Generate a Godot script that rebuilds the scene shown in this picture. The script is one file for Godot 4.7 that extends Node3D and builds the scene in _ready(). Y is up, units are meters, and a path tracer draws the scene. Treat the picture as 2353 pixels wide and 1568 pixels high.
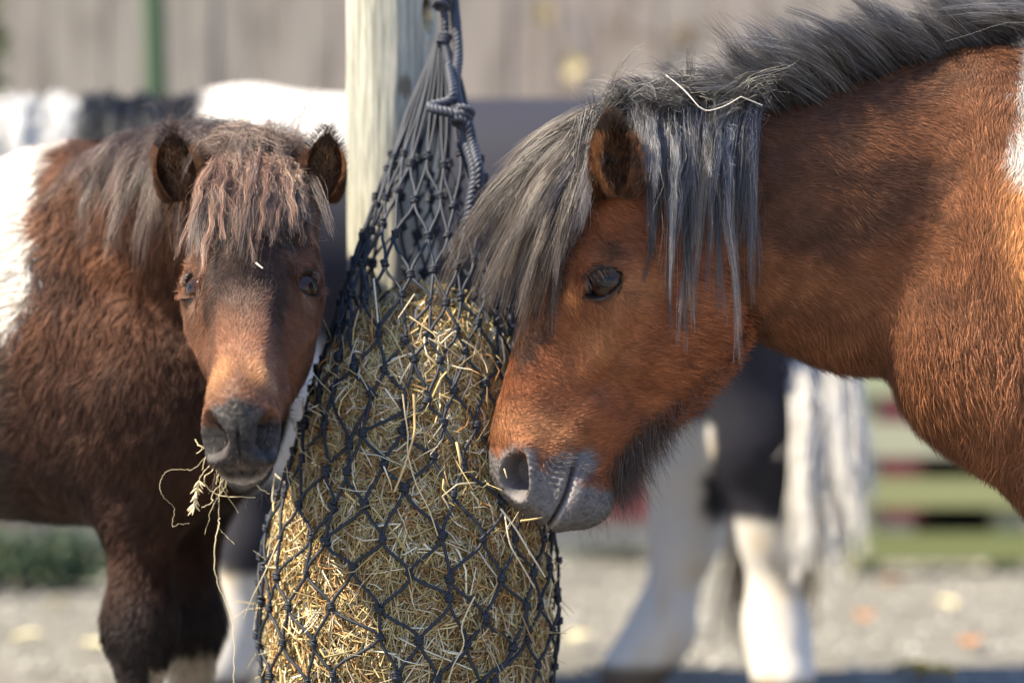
extends Node3D
# Two ponies at a hay net on a wooden post. Sizes in metres; the focal plane lies 2.47 m from the lens.
const F := 5553.0          # 85 mm lens, in picture units of 2352 by 1568
const CAM_H := 0.55
var nz := FastNoiseLite.new()
var nz2 := FastNoiseLite.new()


func _ready() -> void:
	# camera
	var cam := Camera3D.new()
	cam.name = "camera"
	add_child(cam)
	var at := CameraAttributesPhysical.new()
	at.frustum_focal_length = 85.0
	at.frustum_focus_distance = 2.455
	at.frustum_far = 200.0
	at.exposure_aperture = 2.0
	cam.attributes = at
	cam.position = Vector3(0, CAM_H, 0)
	cam.far = 200.0
	cam.current = true
	# sky
	var env := Environment.new()
	env.background_mode = Environment.BG_SKY
	var sky := Sky.new()
	var sm := ProceduralSkyMaterial.new()
	sm.sky_top_color = Color(0.36, 0.50, 0.72)
	sm.sky_horizon_color = Color(0.82, 0.83, 0.82)
	sm.sky_curve = 0.18
	sm.ground_bottom_color = Color(0.40, 0.37, 0.33)
	sm.ground_horizon_color = Color(0.62, 0.62, 0.60)
	sky.sky_material = sm
	env.sky = sky
	env.tonemap_mode = Environment.TONE_MAPPER_LINEAR
	env.tonemap_exposure = 3.05
	env.sdfgi_enabled = true
	env.ssao_enabled = true
	env.ssil_enabled = true
	env.background_energy_multiplier = 1.0
	var we := WorldEnvironment.new()
	we.name = "environment"
	we.environment = env
	add_child(we)
	# sun: high on the left, nearly in the picture plane
	var sun := DirectionalLight3D.new()
	sun.name = "sun"
	sun.light_energy = 1.6
	sun.light_color = Color(1.0, 0.94, 0.84)
	sun.light_angular_distance = 0.5
	sun.shadow_enabled = true
	add_child(sun)
	sun.look_at_from_position(Vector3(-0.60, 0.76, 0.16), Vector3.ZERO)
	nz.seed = 7
	nz.frequency = 1.0
	nz.fractal_octaves = 3
	nz2.seed = 19
	nz2.frequency = 0.5
	nz2.fractal_octaves = 4
	ground()
	barn()
	wooden_post()
	pied_pony()
	bay_pony()
	foal()
	hay_net()
	hay()
	mouth_wisp()
	plants()


# ---------------------------------------------------------------- helpers
func W(px: float, py: float, d: float) -> Vector3:      # a point seen along a sight line, at a real distance
	return Vector3((px - 1176.0) / F * d, CAM_H - (py - 784.0) / F * d, -d)

func rng_of(s: int) -> RandomNumberGenerator:
	var r := RandomNumberGenerator.new()
	r.seed = s
	return r

func lin(r: float, g: float, b: float) -> Color:        # real-world (linear) base colour to an sRGB albedo
	return Color(r, g, b).linear_to_srgb()

func mat(c: Color, rough := 0.8, spec := 0.5, vcol := false) -> StandardMaterial3D:
	var m := StandardMaterial3D.new()
	m.albedo_color = c
	m.roughness = rough
	m.metallic_specular = spec
	m.vertex_color_use_as_albedo = vcol
	return m

func noise_tex(freq: float, ramp: Array, size := 512, oct := 5, s := 1) -> NoiseTexture2D:
	var n := FastNoiseLite.new()
	n.seed = s
	n.frequency = freq
	n.fractal_octaves = oct
	var t := NoiseTexture2D.new()
	t.width = size
	t.height = size
	t.seamless = true
	t.noise = n
	var g := Gradient.new()
	g.offsets = PackedFloat32Array()
	g.colors = PackedColorArray()
	var offs := PackedFloat32Array()
	var cols := PackedColorArray()
	for r in ramp:
		offs.append(r[0])
		cols.append(r[1])
	g.offsets = offs
	g.colors = cols
	t.color_ramp = g
	return t

class MB:                                                # collects triangles of one mesh
	var v := PackedVector3Array()
	var n := PackedVector3Array()
	var c := PackedColorArray()
	var i := PackedInt32Array()
	func add(p: Vector3, nn: Vector3, cc: Color) -> int:
		v.append(p)
		n.append(nn)
		c.append(cc)
		return v.size() - 1
	func tri(a: int, b: int, d: int) -> void:            # front faces run clockwise as seen along the normal
		var f := (v[b] - v[a]).cross(v[d] - v[a])
		if f.dot(n[a] + n[b] + n[d]) > 0.0:
			i.append(a); i.append(d); i.append(b)
		else:
			i.append(a); i.append(b); i.append(d)
	func mesh() -> ArrayMesh:
		var a := []
		a.resize(Mesh.ARRAY_MAX)
		a[Mesh.ARRAY_VERTEX] = v
		a[Mesh.ARRAY_NORMAL] = n
		a[Mesh.ARRAY_COLOR] = c
		a[Mesh.ARRAY_INDEX] = i
		var m := ArrayMesh.new()
		m.add_surface_from_arrays(Mesh.PRIMITIVE_TRIANGLES, a)
		return m

func put(called: String, mesh: Mesh, m: Material, parent: Node = self) -> MeshInstance3D:
	var o := MeshInstance3D.new()
	o.name = called
	o.mesh = mesh
	o.material_override = m
	parent.add_child(o, true)
	return o

func tag(o: Node, label: String, category: String, group := "", kind := "") -> void:
	if label: o.set_meta("label", label)
	if category: o.set_meta("category", category)
	if group: o.set_meta("group", group)
	if kind: o.set_meta("kind", kind)

func thing(called: String, label: String, category: String, group := "") -> Node3D:
	var o := Node3D.new()
	o.name = called
	add_child(o, true)
	tag(o, label, category, group)
	return o

func cr(a: Vector3, b: Vector3, c: Vector3, d: Vector3, t: float) -> Vector3:
	return 0.5 * (2.0 * b + (c - a) * t + (2.0 * a - 5.0 * b + 4.0 * c - d) * t * t + (3.0 * b - a - 3.0 * c + d) * t * t * t)

func curve(pts: Array, u: float) -> Vector3:             # Catmull-Rom through pts
	var n := pts.size()
	if n == 1:
		return pts[0]
	var x: float = clampf(u, 0.0, 1.0) * (n - 1)
	var k := mini(int(x), n - 2)
	return cr(pts[maxi(k - 1, 0)], pts[k], pts[k + 1], pts[mini(k + 2, n - 1)], x - k)

func lerp_tab(tab: Array, x: float) -> float:            # piecewise linear table [[x, y], ...], smoothed
	if x <= tab[0][0]:
		return tab[0][1]
	for k in tab.size() - 1:
		if x <= tab[k + 1][0]:
			var t: float = (x - tab[k][0]) / (tab[k + 1][0] - tab[k][0])
			return lerpf(tab[k][1], tab[k + 1][1], t)
	return tab[-1][1]

func gauss2(x: float, y: float, r: float) -> float:
	return exp(-(x * x + y * y) / (r * r))

func sstep(a: float, b: float, x: float) -> float:
	var t := clampf((x - a) / (b - a), 0.0, 1.0)
	return t * t * (3.0 - 2.0 * t)

# a tube along pts; radii r0..r1; sides
func tube(mb: MB, pts: PackedVector3Array, r0: float, r1: float, col: Color, col2: Color, sides := 3, bulge := 0.0) -> void:
	var np := pts.size()
	var base := mb.v.size()
	var ref := Vector3(0.31, 0.2, 0.93)
	var tg0 := (pts[np - 1] - pts[0]).normalized()
	if absf(tg0.dot(ref)) > 0.9:
		ref = Vector3(0.9, 0.3, -0.2)
	for k in np:
		var tg := (pts[mini(k + 1, np - 1)] - pts[maxi(k - 1, 0)]).normalized()
		var a := tg.cross(ref)
		if a.length_squared() < 1e-6:
			a = tg.cross(Vector3(0.1, 0.9, 0.4))
		a = a.normalized()
		var b := tg.cross(a)
		var t := float(k) / (np - 1)
		var r := lerpf(r0, r1, t) * (1.0 + bulge * sin(t * PI))
		var cc := col.lerp(col2, t)
		for s in sides:
			var an := TAU * s / sides
			var nn := a * cos(an) + b * sin(an)
			mb.v.append(pts[k] + nn * r)
			mb.n.append(nn)
			mb.c.append(cc)
	for k in np - 1:
		for s in sides:
			var p := base + k * sides + s
			var q := base + k * sides + (s + 1) % sides
			mb.i.append(p); mb.i.append(p + sides); mb.i.append(q)
			mb.i.append(q); mb.i.append(p + sides); mb.i.append(q + sides)

# a flat hair, shaded as if it were round
func ribbon(mb: MB, pts: PackedVector3Array, r0: float, r1: float, col: Color, col2: Color, ang: float) -> void:
	var np := pts.size()
	var base := mb.v.size()
	var ref := Vector3(cos(ang), 0.23, sin(ang)).normalized()
	for k in np:
		var tg := (pts[mini(k + 1, np - 1)] - pts[maxi(k - 1, 0)]).normalized()
		var a := tg.cross(ref)
		if a.length_squared() < 1e-6:
			a = tg.cross(Vector3(0.1, 0.9, 0.4))
		a = a.normalized()
		var b := tg.cross(a)
		var t := float(k) / (np - 1)
		var r := lerpf(r0, r1, t)
		var cc := col.lerp(col2, t)
		mb.v.append(pts[k] + a * r)
		mb.n.append((b * 0.75 + a * 0.66).normalized())
		mb.c.append(cc)
		mb.v.append(pts[k] - a * r)
		mb.n.append((b * 0.75 - a * 0.66).normalized())
		mb.c.append(cc)
	for k in np - 1:
		var p := base + k * 2
		mb.i.append(p); mb.i.append(p + 2); mb.i.append(p + 1)
		mb.i.append(p + 1); mb.i.append(p + 2); mb.i.append(p + 3)

func cap(mb: MB, at: Vector3, dir: Vector3, r: float, col: Color, sides := 6) -> void:
	var a := dir.cross(Vector3(0.31, 0.2, 0.93)).normalized()
	var b := dir.cross(a)
	var c0 := mb.add(at, dir, col)
	for s in sides:
		var an := TAU * s / sides
		mb.add(at + (a * cos(an) + b * sin(an)) * r, dir, col)
	for s in sides:
		mb.tri(c0, c0 + 1 + s, c0 + 1 + (s + 1) % sides)

# closed-ring grid (rows x cols) to triangles with smooth normals
func grid_normals(p: PackedVector3Array, nr: int, nc: int, closed: bool) -> PackedVector3Array:
	var out := PackedVector3Array()
	out.resize(nr * nc)
	for r in nr:
		var r0 := maxi(r - 1, 0) * nc
		var r1 := mini(r + 1, nr - 1) * nc
		for c in nc:
			var ca := (c - 1 + nc) % nc if closed else maxi(c - 1, 0)
			var cb := (c + 1) % nc if closed else mini(c + 1, nc - 1)
			var d1 := p[r1 + c] - p[r0 + c]
			var d2 := p[r * nc + cb] - p[r * nc + ca]
			var n := d1.cross(d2)
			out[r * nc + c] = n.normalized() if n.length_squared() > 1e-18 else Vector3.UP
	return out

func add_grid(mb: MB, p: PackedVector3Array, n: PackedVector3Array, c: PackedColorArray, nr: int, nc: int, closed: bool) -> void:
	var base := mb.v.size()
	mb.v.append_array(p)
	mb.n.append_array(n)
	mb.c.append_array(c)
	# one test decides the winding of the whole sheet
	var flip := false
	var votes := 0
	for r in range(0, nr - 1, maxi(1, nr / 12)):
		for cc in range(0, nc - 1, maxi(1, nc / 9)):
			var a := r * nc + cc
			votes += 1 if (p[a + nc] - p[a]).cross(p[a + 1] - p[a]).dot(n[a]) > 0.0 else -1
	flip = votes > 0
	for r in nr - 1:
		for k in (nc if closed else nc - 1):
			var a := base + r * nc + k
			var b := base + r * nc + (k + 1) % nc
			if flip:
				mb.i.append(a); mb.i.append(b); mb.i.append(a + nc)
				mb.i.append(b); mb.i.append(b + nc); mb.i.append(a + nc)
			else:
				mb.i.append(a); mb.i.append(a + nc); mb.i.append(b)
				mb.i.append(b); mb.i.append(a + nc); mb.i.append(b + nc)

# ---------------------------------------------------------------- bodies as joined tapered bones
# bone: [a, b, ra, rb, lateral axis, lateral squeeze]
func sdf_mesh(mb: MB, bones: Array, cell: float, k: float, colour: Callable) -> void:
	var lo := Vector3(1e9, 1e9, 1e9)
	var hi := -lo
	for b in bones:
		var rr: float = maxf(b[2], b[3]) + cell * 3.0
		lo = lo.min(b[0] - Vector3.ONE * rr).min(b[1] - Vector3.ONE * rr)
		hi = hi.max(b[0] + Vector3.ONE * rr).max(b[1] + Vector3.ONE * rr)
	var nx := int((hi.x - lo.x) / cell) + 2
	var ny := int((hi.y - lo.y) / cell) + 2
	var nzz := int((hi.z - lo.z) / cell) + 2
	var f := PackedFloat32Array()
	f.resize(nx * ny * nzz)
	f.fill(1.0)
	for b in bones:
		var A: Vector3 = b[0]
		var B: Vector3 = b[1]
		var ra: float = b[2]
		var rb: float = b[3]
		var L: Vector3 = b[4]
		var q: float = b[5]
		var m: float = maxf(ra, rb) + k + cell
		var x0 := maxi(0, int((minf(A.x, B.x) - m - lo.x) / cell))
		var x1 := mini(nx - 1, int((maxf(A.x, B.x) + m - lo.x) / cell) + 1)
		var y0 := maxi(0, int((minf(A.y, B.y) - m - lo.y) / cell))
		var y1 := mini(ny - 1, int((maxf(A.y, B.y) + m - lo.y) / cell) + 1)
		var z0 := maxi(0, int((minf(A.z, B.z) - m - lo.z) / cell))
		var z1 := mini(nzz - 1, int((maxf(A.z, B.z) + m - lo.z) / cell) + 1)
		var ba := B - A
		ba += L * (ba.dot(L) * (q - 1.0))
		var bb := maxf(ba.length_squared(), 1e-9)
		for z in range(z0, z1 + 1):
			for y in range(y0, y1 + 1):
				var row := (z * ny + y) * nx
				for x in range(x0, x1 + 1):
					var pa := lo + Vector3(x, y, z) * cell - A
					pa += L * (pa.dot(L) * (q - 1.0))
					var t := clampf(pa.dot(ba) / bb, 0.0, 1.0)
					var d := (pa - ba * t).length() - lerpf(ra, rb, t)
					var e := f[row + x]
					var h := maxf(k - absf(d - e), 0.0)
					f[row + x] = minf(d, e) - h * h * 0.25 / k
	var idx := PackedInt32Array()
	idx.resize(nx * ny * nzz)
	idx.fill(-1)
	var base := mb.v.size()
	var off := [0, 1, nx, nx + 1, nx * ny, nx * ny + 1, nx * ny + nx, nx * ny + nx + 1]
	var corner := [Vector3(0, 0, 0), Vector3(1, 0, 0), Vector3(0, 1, 0), Vector3(1, 1, 0), Vector3(0, 0, 1), Vector3(1, 0, 1), Vector3(0, 1, 1), Vector3(1, 1, 1)]
	var edges := [[0, 1], [2, 3], [4, 5], [6, 7], [0, 2], [1, 3], [4, 6], [5, 7], [0, 4], [1, 5], [2, 6], [3, 7]]
	for z in nzz - 1:
		for y in ny - 1:
			var row := (z * ny + y) * nx
			for x in nx - 1:
				var at := row + x
				var s := 0
				for o in 8:
					if f[at + off[o]] < 0.0:
						s += 1
				if s == 0 or s == 8:
					continue
				var sum := Vector3.ZERO
				var cnt := 0
				for e in edges:
					var f0: float = f[at + off[e[0]]]
					var f1: float = f[at + off[e[1]]]
					if (f0 < 0.0) != (f1 < 0.0):
						sum += corner[e[0]].lerp(corner[e[1]], f0 / (f0 - f1))
						cnt += 1
				idx[at] = mb.v.size()
				mb.v.append(lo + (Vector3(x, y, z) + sum / cnt) * cell)
				var g := Vector3(f[at + 1] - f[at] + f[at + off[7]] - f[at + off[6]], f[at + nx] - f[at] + f[at + off[7]] - f[at + off[5]], f[at + off[4]] - f[at] + f[at + off[7]] - f[at + off[3]])
				mb.n.append(g.normalized())
				mb.c.append(Color.WHITE)
	for z in range(1, nzz - 1):
		for y in range(1, ny - 1):
			for x in range(1, nx - 1):
				var at := (z * ny + y) * nx + x
				var s0 := f[at] < 0.0
				for ax in 3:
					var step: int = [1, nx, nx * ny][ax]
					if (f[at + step] < 0.0) == s0:
						continue
					var u: int = [nx, nx * ny, 1][ax]
					var w: int = [nx * ny, 1, nx][ax]
					var a := idx[at - u - w]
					var b := idx[at - w]
					var c := idx[at]
					var d := idx[at - u]
					if a < 0 or b < 0 or c < 0 or d < 0:
						continue
					if s0:
						mb.i.append(a); mb.i.append(c); mb.i.append(b)
						mb.i.append(a); mb.i.append(d); mb.i.append(c)
					else:
						mb.i.append(a); mb.i.append(b); mb.i.append(c)
						mb.i.append(a); mb.i.append(c); mb.i.append(d)
	# relax once, then smooth normals from faces
	var nv := mb.v.size() - base
	var nn := PackedVector3Array()
	nn.resize(nv)
	for k3 in range(0, mb.i.size(), 3):
		if mb.i[k3] < base:
			continue
		var pa := mb.v[mb.i[k3]]
		var fn := (mb.v[mb.i[k3 + 2]] - pa).cross(mb.v[mb.i[k3 + 1]] - pa)
		for o in 3:
			nn[mb.i[k3 + o] - base] += fn
	for k3 in nv:
		mb.n[base + k3] = nn[k3].normalized()
		mb.c[base + k3] = colour.call(mb.v[base + k3], mb.n[base + k3])

# ---------------------------------------------------------------- pony heads
# Cage of a head: x from poll to muzzle, y towards the nose bridge, z to the side; unit 0.45 mm.
# station: s, dorsal, ventral, then five [share of the way down, half width]
const CAGE := [
	[-70, 30, -150, [0.08, 60], [0.3, 100], [0.5, 110], [0.72, 95], [0.93, 55]],
	[50, 84, -200, [0.06, 72], [0.25, 120], [0.48, 128], [0.75, 112], [0.95, 62]],
	[165, 128, -268, [0.05, 85], [0.2, 138], [0.42, 140], [0.72, 126], [0.96, 66]],
	[265, 153, -306, [0.05, 84], [0.15, 126], [0.40, 156], [0.7, 130], [0.96, 68]],
	[350, 161, -316, [0.05, 78], [0.14, 116], [0.41, 156], [0.68, 128], [0.96, 64]],
	[430, 157, -300, [0.05, 66], [0.16, 102], [0.42, 133], [0.68, 122], [0.96, 56]],
	[520, 150, -266, [0.05, 56], [0.2, 90], [0.46, 112], [0.7, 104], [0.96, 50]],
	[610, 143, -224, [0.06, 52], [0.22, 84], [0.46, 96], [0.72, 84], [0.96, 44]],
	[690, 138, -182, [0.07, 50], [0.25, 80], [0.48, 86], [0.74, 72], [0.96, 40]],
	[750, 133, -168, [0.08, 54], [0.27, 88], [0.48, 90], [0.74, 72], [0.96, 40]],
	[800, 121, -184, [0.1, 58], [0.3, 95], [0.5, 94], [0.76, 76], [0.96, 44]],
	[845, 99, -180, [0.12, 56], [0.32, 91], [0.52, 90], [0.78, 74], [0.95, 44]],
	[882, 56, -150, [0.15, 46], [0.35, 76], [0.55, 76], [0.78, 60], [0.93, 34]],
	[902, 8, -100, [0.2, 24], [0.4, 40], [0.55, 40], [0.75, 30], [0.9, 14]],
	[905, -38, -48, [0.2, 2], [0.4, 3], [0.55, 3], [0.75, 2], [0.9, 1]],
]
var EYE := Vector2(350, 20)
const EYE_DIR := Vector2(0.745, 0.667)        # towards the inner corner
var NOSTRIL := Vector2(818, 52)
var NOSTRIL_DIR := Vector2(0.92, -0.39)

class Head:
	var xf: Transform3D          # cage units to world
	var nr := 0
	var nc := 0
	var pos := PackedVector3Array()   # displaced, cage units
	var nor := PackedVector3Array()
	var skin := PackedColorArray()
	var foal := false

func almond(s: float, d: float) -> float:      # under 1 inside the opening between the lids
	var q := Vector2(s, d) - EYE
	var x := q.dot(EYE_DIR) / 50.0
	var y := q.dot(Vector2(-EYE_DIR.y, EYE_DIR.x)) / 29.0    # positive towards the brow
	var lim := 1.0 - x * x
	if lim <= 0.0:
		return 1.0 + absf(x)
	return absf(y) / (pow(lim, 0.62) if y > 0.0 else pow(lim, 0.8) * 0.95)

func nostril_q(s: float, d: float) -> float:
	var q := Vector2(s, d) - NOSTRIL
	var x := q.dot(NOSTRIL_DIR)
	var y := q.dot(Vector2(-NOSTRIL_DIR.y, NOSTRIL_DIR.x))   # positive towards the bridge
	y += 0.0035 * x * x - 4.0
	return sqrt(x * x / (53.0 * 53.0) + y * y / (29.0 * 29.0))

var mouth_at := -57.0
func mouth_y(s: float) -> float:
	return mouth_at - 7.0 * sin((s - 735.0) / 150.0 * PI)

func seg_dist(p: Vector2, a: Vector2, b: Vector2) -> float:
	var t := clampf((p - a).dot(b - a) / (b - a).length_squared(), 0.0, 1.0)
	return (p - a - (b - a) * t).length()

func head_bump(h: Head, s: float, d: float, z: float, side: float) -> float:
	var o := 0.0
	var p := Vector2(s, d)
	if side > 0.05:
		# orbit, lids and socket
		var e := (p - EYE).length()
		if e < 170.0:
			o += (5.0 if h.foal else 13.0) * exp(-e * e / 6400.0) * side
			var al := almond(s, d)
			if al < 1.0:
				o -= 30.0 * sstep(1.0, 0.72, al)
			else:
				var q := p - EYE
				var up := q.dot(Vector2(-EYE_DIR.y, EYE_DIR.x))
				var rim := clampf((al - 1.0) * 20.0, 0.0, 60.0)
				var lidk := 0.4 if h.foal else 1.0
				o += 7.0 * lidk * exp(-rim * rim / 90.0)
				# fold above the upper lid
				if up > 0.0:
					o += 6.0 * exp(-pow(rim - 17.0, 2.0) / 60.0) - 5.0 * exp(-pow(rim - 10.0, 2.0) / 20.0)
				else:
					o -= 3.0 * exp(-pow(rim - 14.0, 2.0) / 60.0)
		o -= 16.0 * gauss2(s - 262.0, d - 28.0, 40.0)                                  # hollow over the eye
		o += 13.0 * gauss2(s - 296.0, d - 66.0, 34.0)                                   # brow bone
		var cd := seg_dist(p, Vector2(415, -42), Vector2(560, -18))
		o += 11.0 * exp(-cd * cd / 700.0) * sstep(600.0, 500.0, s)                                              # cheek crest
		o -= 14.0 * gauss2(s - 555.0, d + 62.0, 38.0)
		o -= 9.0 * gauss2(s - 520.0, d - 50.0, 55.0)
		var vd := seg_dist(p, Vector2(470, -70), Vector2(590, -35))
		o -= 4.0 * exp(-vd * vd / 160.0)
		o += 12.0 * gauss2(s - 370.0, d + 195.0, 105.0)                                # jaw muscle
		o -= 13.0 * gauss2(s - 570.0, d + 140.0, 55.0)
		o += 10.0 * gauss2(s - 645.0, d + 60.0, 48.0)
		var j := seg_dist(p, Vector2(600, -70), Vector2(700, -20))
		o += 5.0 * exp(-j * j / 500.0)
		# nostril
		var nq := nostril_q(s, d)
		if nq < 3.0:
			o -= 46.0 * sstep(1.1, 0.72, nq)
			var rm := (nq - 1.15) * 30.0
			o += 10.0 * exp(-rm * rm / 110.0) * (0.45 + 0.55 * sstep(30.0, -30.0, d - NOSTRIL.y + (s - NOSTRIL.x) * 0.35))
		# wrinkles over the corner of the mouth
		var wr := gauss2(s - 768.0, d + 20.0, 52.0)
		if wr > 0.03:
			o += wr * 3.0 * sin((s + d * 0.45 + 7.0 * sin(d * 0.10)) * 0.46)
			o += wr * 1.2 * sin((d * 0.9 - s * 0.2) * 0.4)
	# mouth
	if s > 700.0:
		var my := d - mouth_y(s)
		var open := sstep(722.0, 748.0, s)
		o -= open * 16.0 * exp(-my * my / 22.0)
		o += open * 5.0 * exp(-pow(my - 15.0, 2.0) / 130.0)
		o += open * 10.0 * exp(-pow(my + 26.0, 2.0) / 420.0)
		o -= 8.0 * gauss2(s - 728.0, d + 60.0, 12.0)
	o += 9.0 * gauss2(s - 822.0, d + 118.0, 48.0) * side
	# centre groove of the upper lip, chin
	if s > 830.0 and d > -50.0 and d < 60.0:
		o -= 4.0 * exp(-z * z / 40.0)
	return o

func head_eval(h: Head, row: float, col: float, cage: Array) -> Vector3:
	var nrow := cage.size()
	var r := clampi(int(row), 0, nrow - 2)
	var fr := row - r
	var c := int(col) % 12
	var fc := col - floorf(col)
	var q := [Vector3.ZERO, Vector3.ZERO, Vector3.ZERO, Vector3.ZERO]
	for k in 4:
		var rr: PackedVector3Array = cage[clampi(r - 1 + k, 0, nrow - 1)]
		q[k] = cr(rr[(c + 11) % 12], rr[c], rr[(c + 1) % 12], rr[(c + 2) % 12], fc)
	return cr(q[0], q[1], q[2], q[3], fr)

func make_head(mb: MB, xf: Transform3D, foal: bool, NR: int, NC: int) -> Head:
	var h := Head.new()
	h.foal = foal
	h.xf = xf
	EYE = Vector2(358, 38) if foal else Vector2(350, 20)
	NOSTRIL = Vector2(848, 34) if foal else Vector2(818, 52)
	mouth_at = -84.0 if foal else -57.0
	NOSTRIL_DIR = Vector2(0.75, -0.66) if foal else Vector2(0.92, -0.39)
	var cage := []
	for st in CAGE:
		var s: float = st[0]
		var D: float = st[1]
		var V: float = st[2]
		var lat := 1.0
		if foal:
			lat = lerpf(1.02, 0.83, sstep(360.0, 720.0, s))
			V *= lerpf(0.95, 0.74, sstep(650.0, 760.0, s))
			D += 10.0 * gauss2(s - 300.0, 0.0, 150.0) + 36.0 * sstep(160.0, 40.0, s)
		var half := [Vector3(s, D, 0)]
		var brow := gauss2(s - 340.0, 0.0, 110.0) if foal else 0.0
		for k in 5:
			var wl: float = lat * (1.0 - brow * [0.16, 0.17, -0.03, 0.0, 0.0][k])
			if foal and s > 830.0: wl *= [1.0, 1.0, 0.96, 0.78, 0.72][k]
			half.append(Vector3(s, lerpf(D, V, st[3 + k][0] - (0.03 * brow if k == 2 else 0.0)), st[3 + k][1] * wl))
		half.append(Vector3(s, V, 0))
		var ring := PackedVector3Array()
		for k in 7:
			ring.append(half[k])
		for k in range(5, 0, -1):
			ring.append(half[k] * Vector3(1, 1, -1))
		cage.append(ring)
	h.nr = NR
	h.nc = NC
	h.pos.resize(NR * NC)
	var last := CAGE.size() - 1
	for r in NR:
		var t := float(r) / (NR - 1)
		for c in NC:
			h.pos[r * NC + c] = head_eval(h, t * last * 0.9999, c * 12.0 / NC, cage)
	var n0 := grid_normals(h.pos, NR, NC, true)
	# make normals point outwards
	var mid := (NR / 2) * NC + NC / 4
	var sgn := 1.0 if n0[mid].z > 0.0 else -1.0
	var und := h.pos.duplicate()
	for a in NR * NC:
		var p := und[a]
		var n := n0[a] * sgn
		var side := clampf(absf(n.z) * 1.35 - 0.1, 0.0, 1.0)
		var b := head_bump(h, p.x, p.y, p.z, side)
		b += 0.8 * nz2.get_noise_3d(p.x * 0.9, p.y * 0.9, p.z * 0.9) + sstep(730.0, 780.0, p.x) * 2.2 * nz2.get_noise_3d(p.x * 0.16, p.y * 0.30, p.z * 0.16)
		h.pos[a] = p + n * b
	h.nor = grid_normals(h.pos, NR, NC, true)
	h.skin.resize(NR * NC)
	var wp := PackedVector3Array()
	var wn := PackedVector3Array()
	wp.resize(NR * NC)
	wn.resize(NR * NC)
	for a in NR * NC:
		h.nor[a] *= sgn
		h.skin[a] = head_colour(h, und[a], h.nor[a], false)
		wp[a] = xf * h.pos[a]
		wn[a] = (xf.basis * h.nor[a]).normalized()
	add_grid(mb, wp, wn, h.skin, NR, NC, true)
	return h

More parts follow.
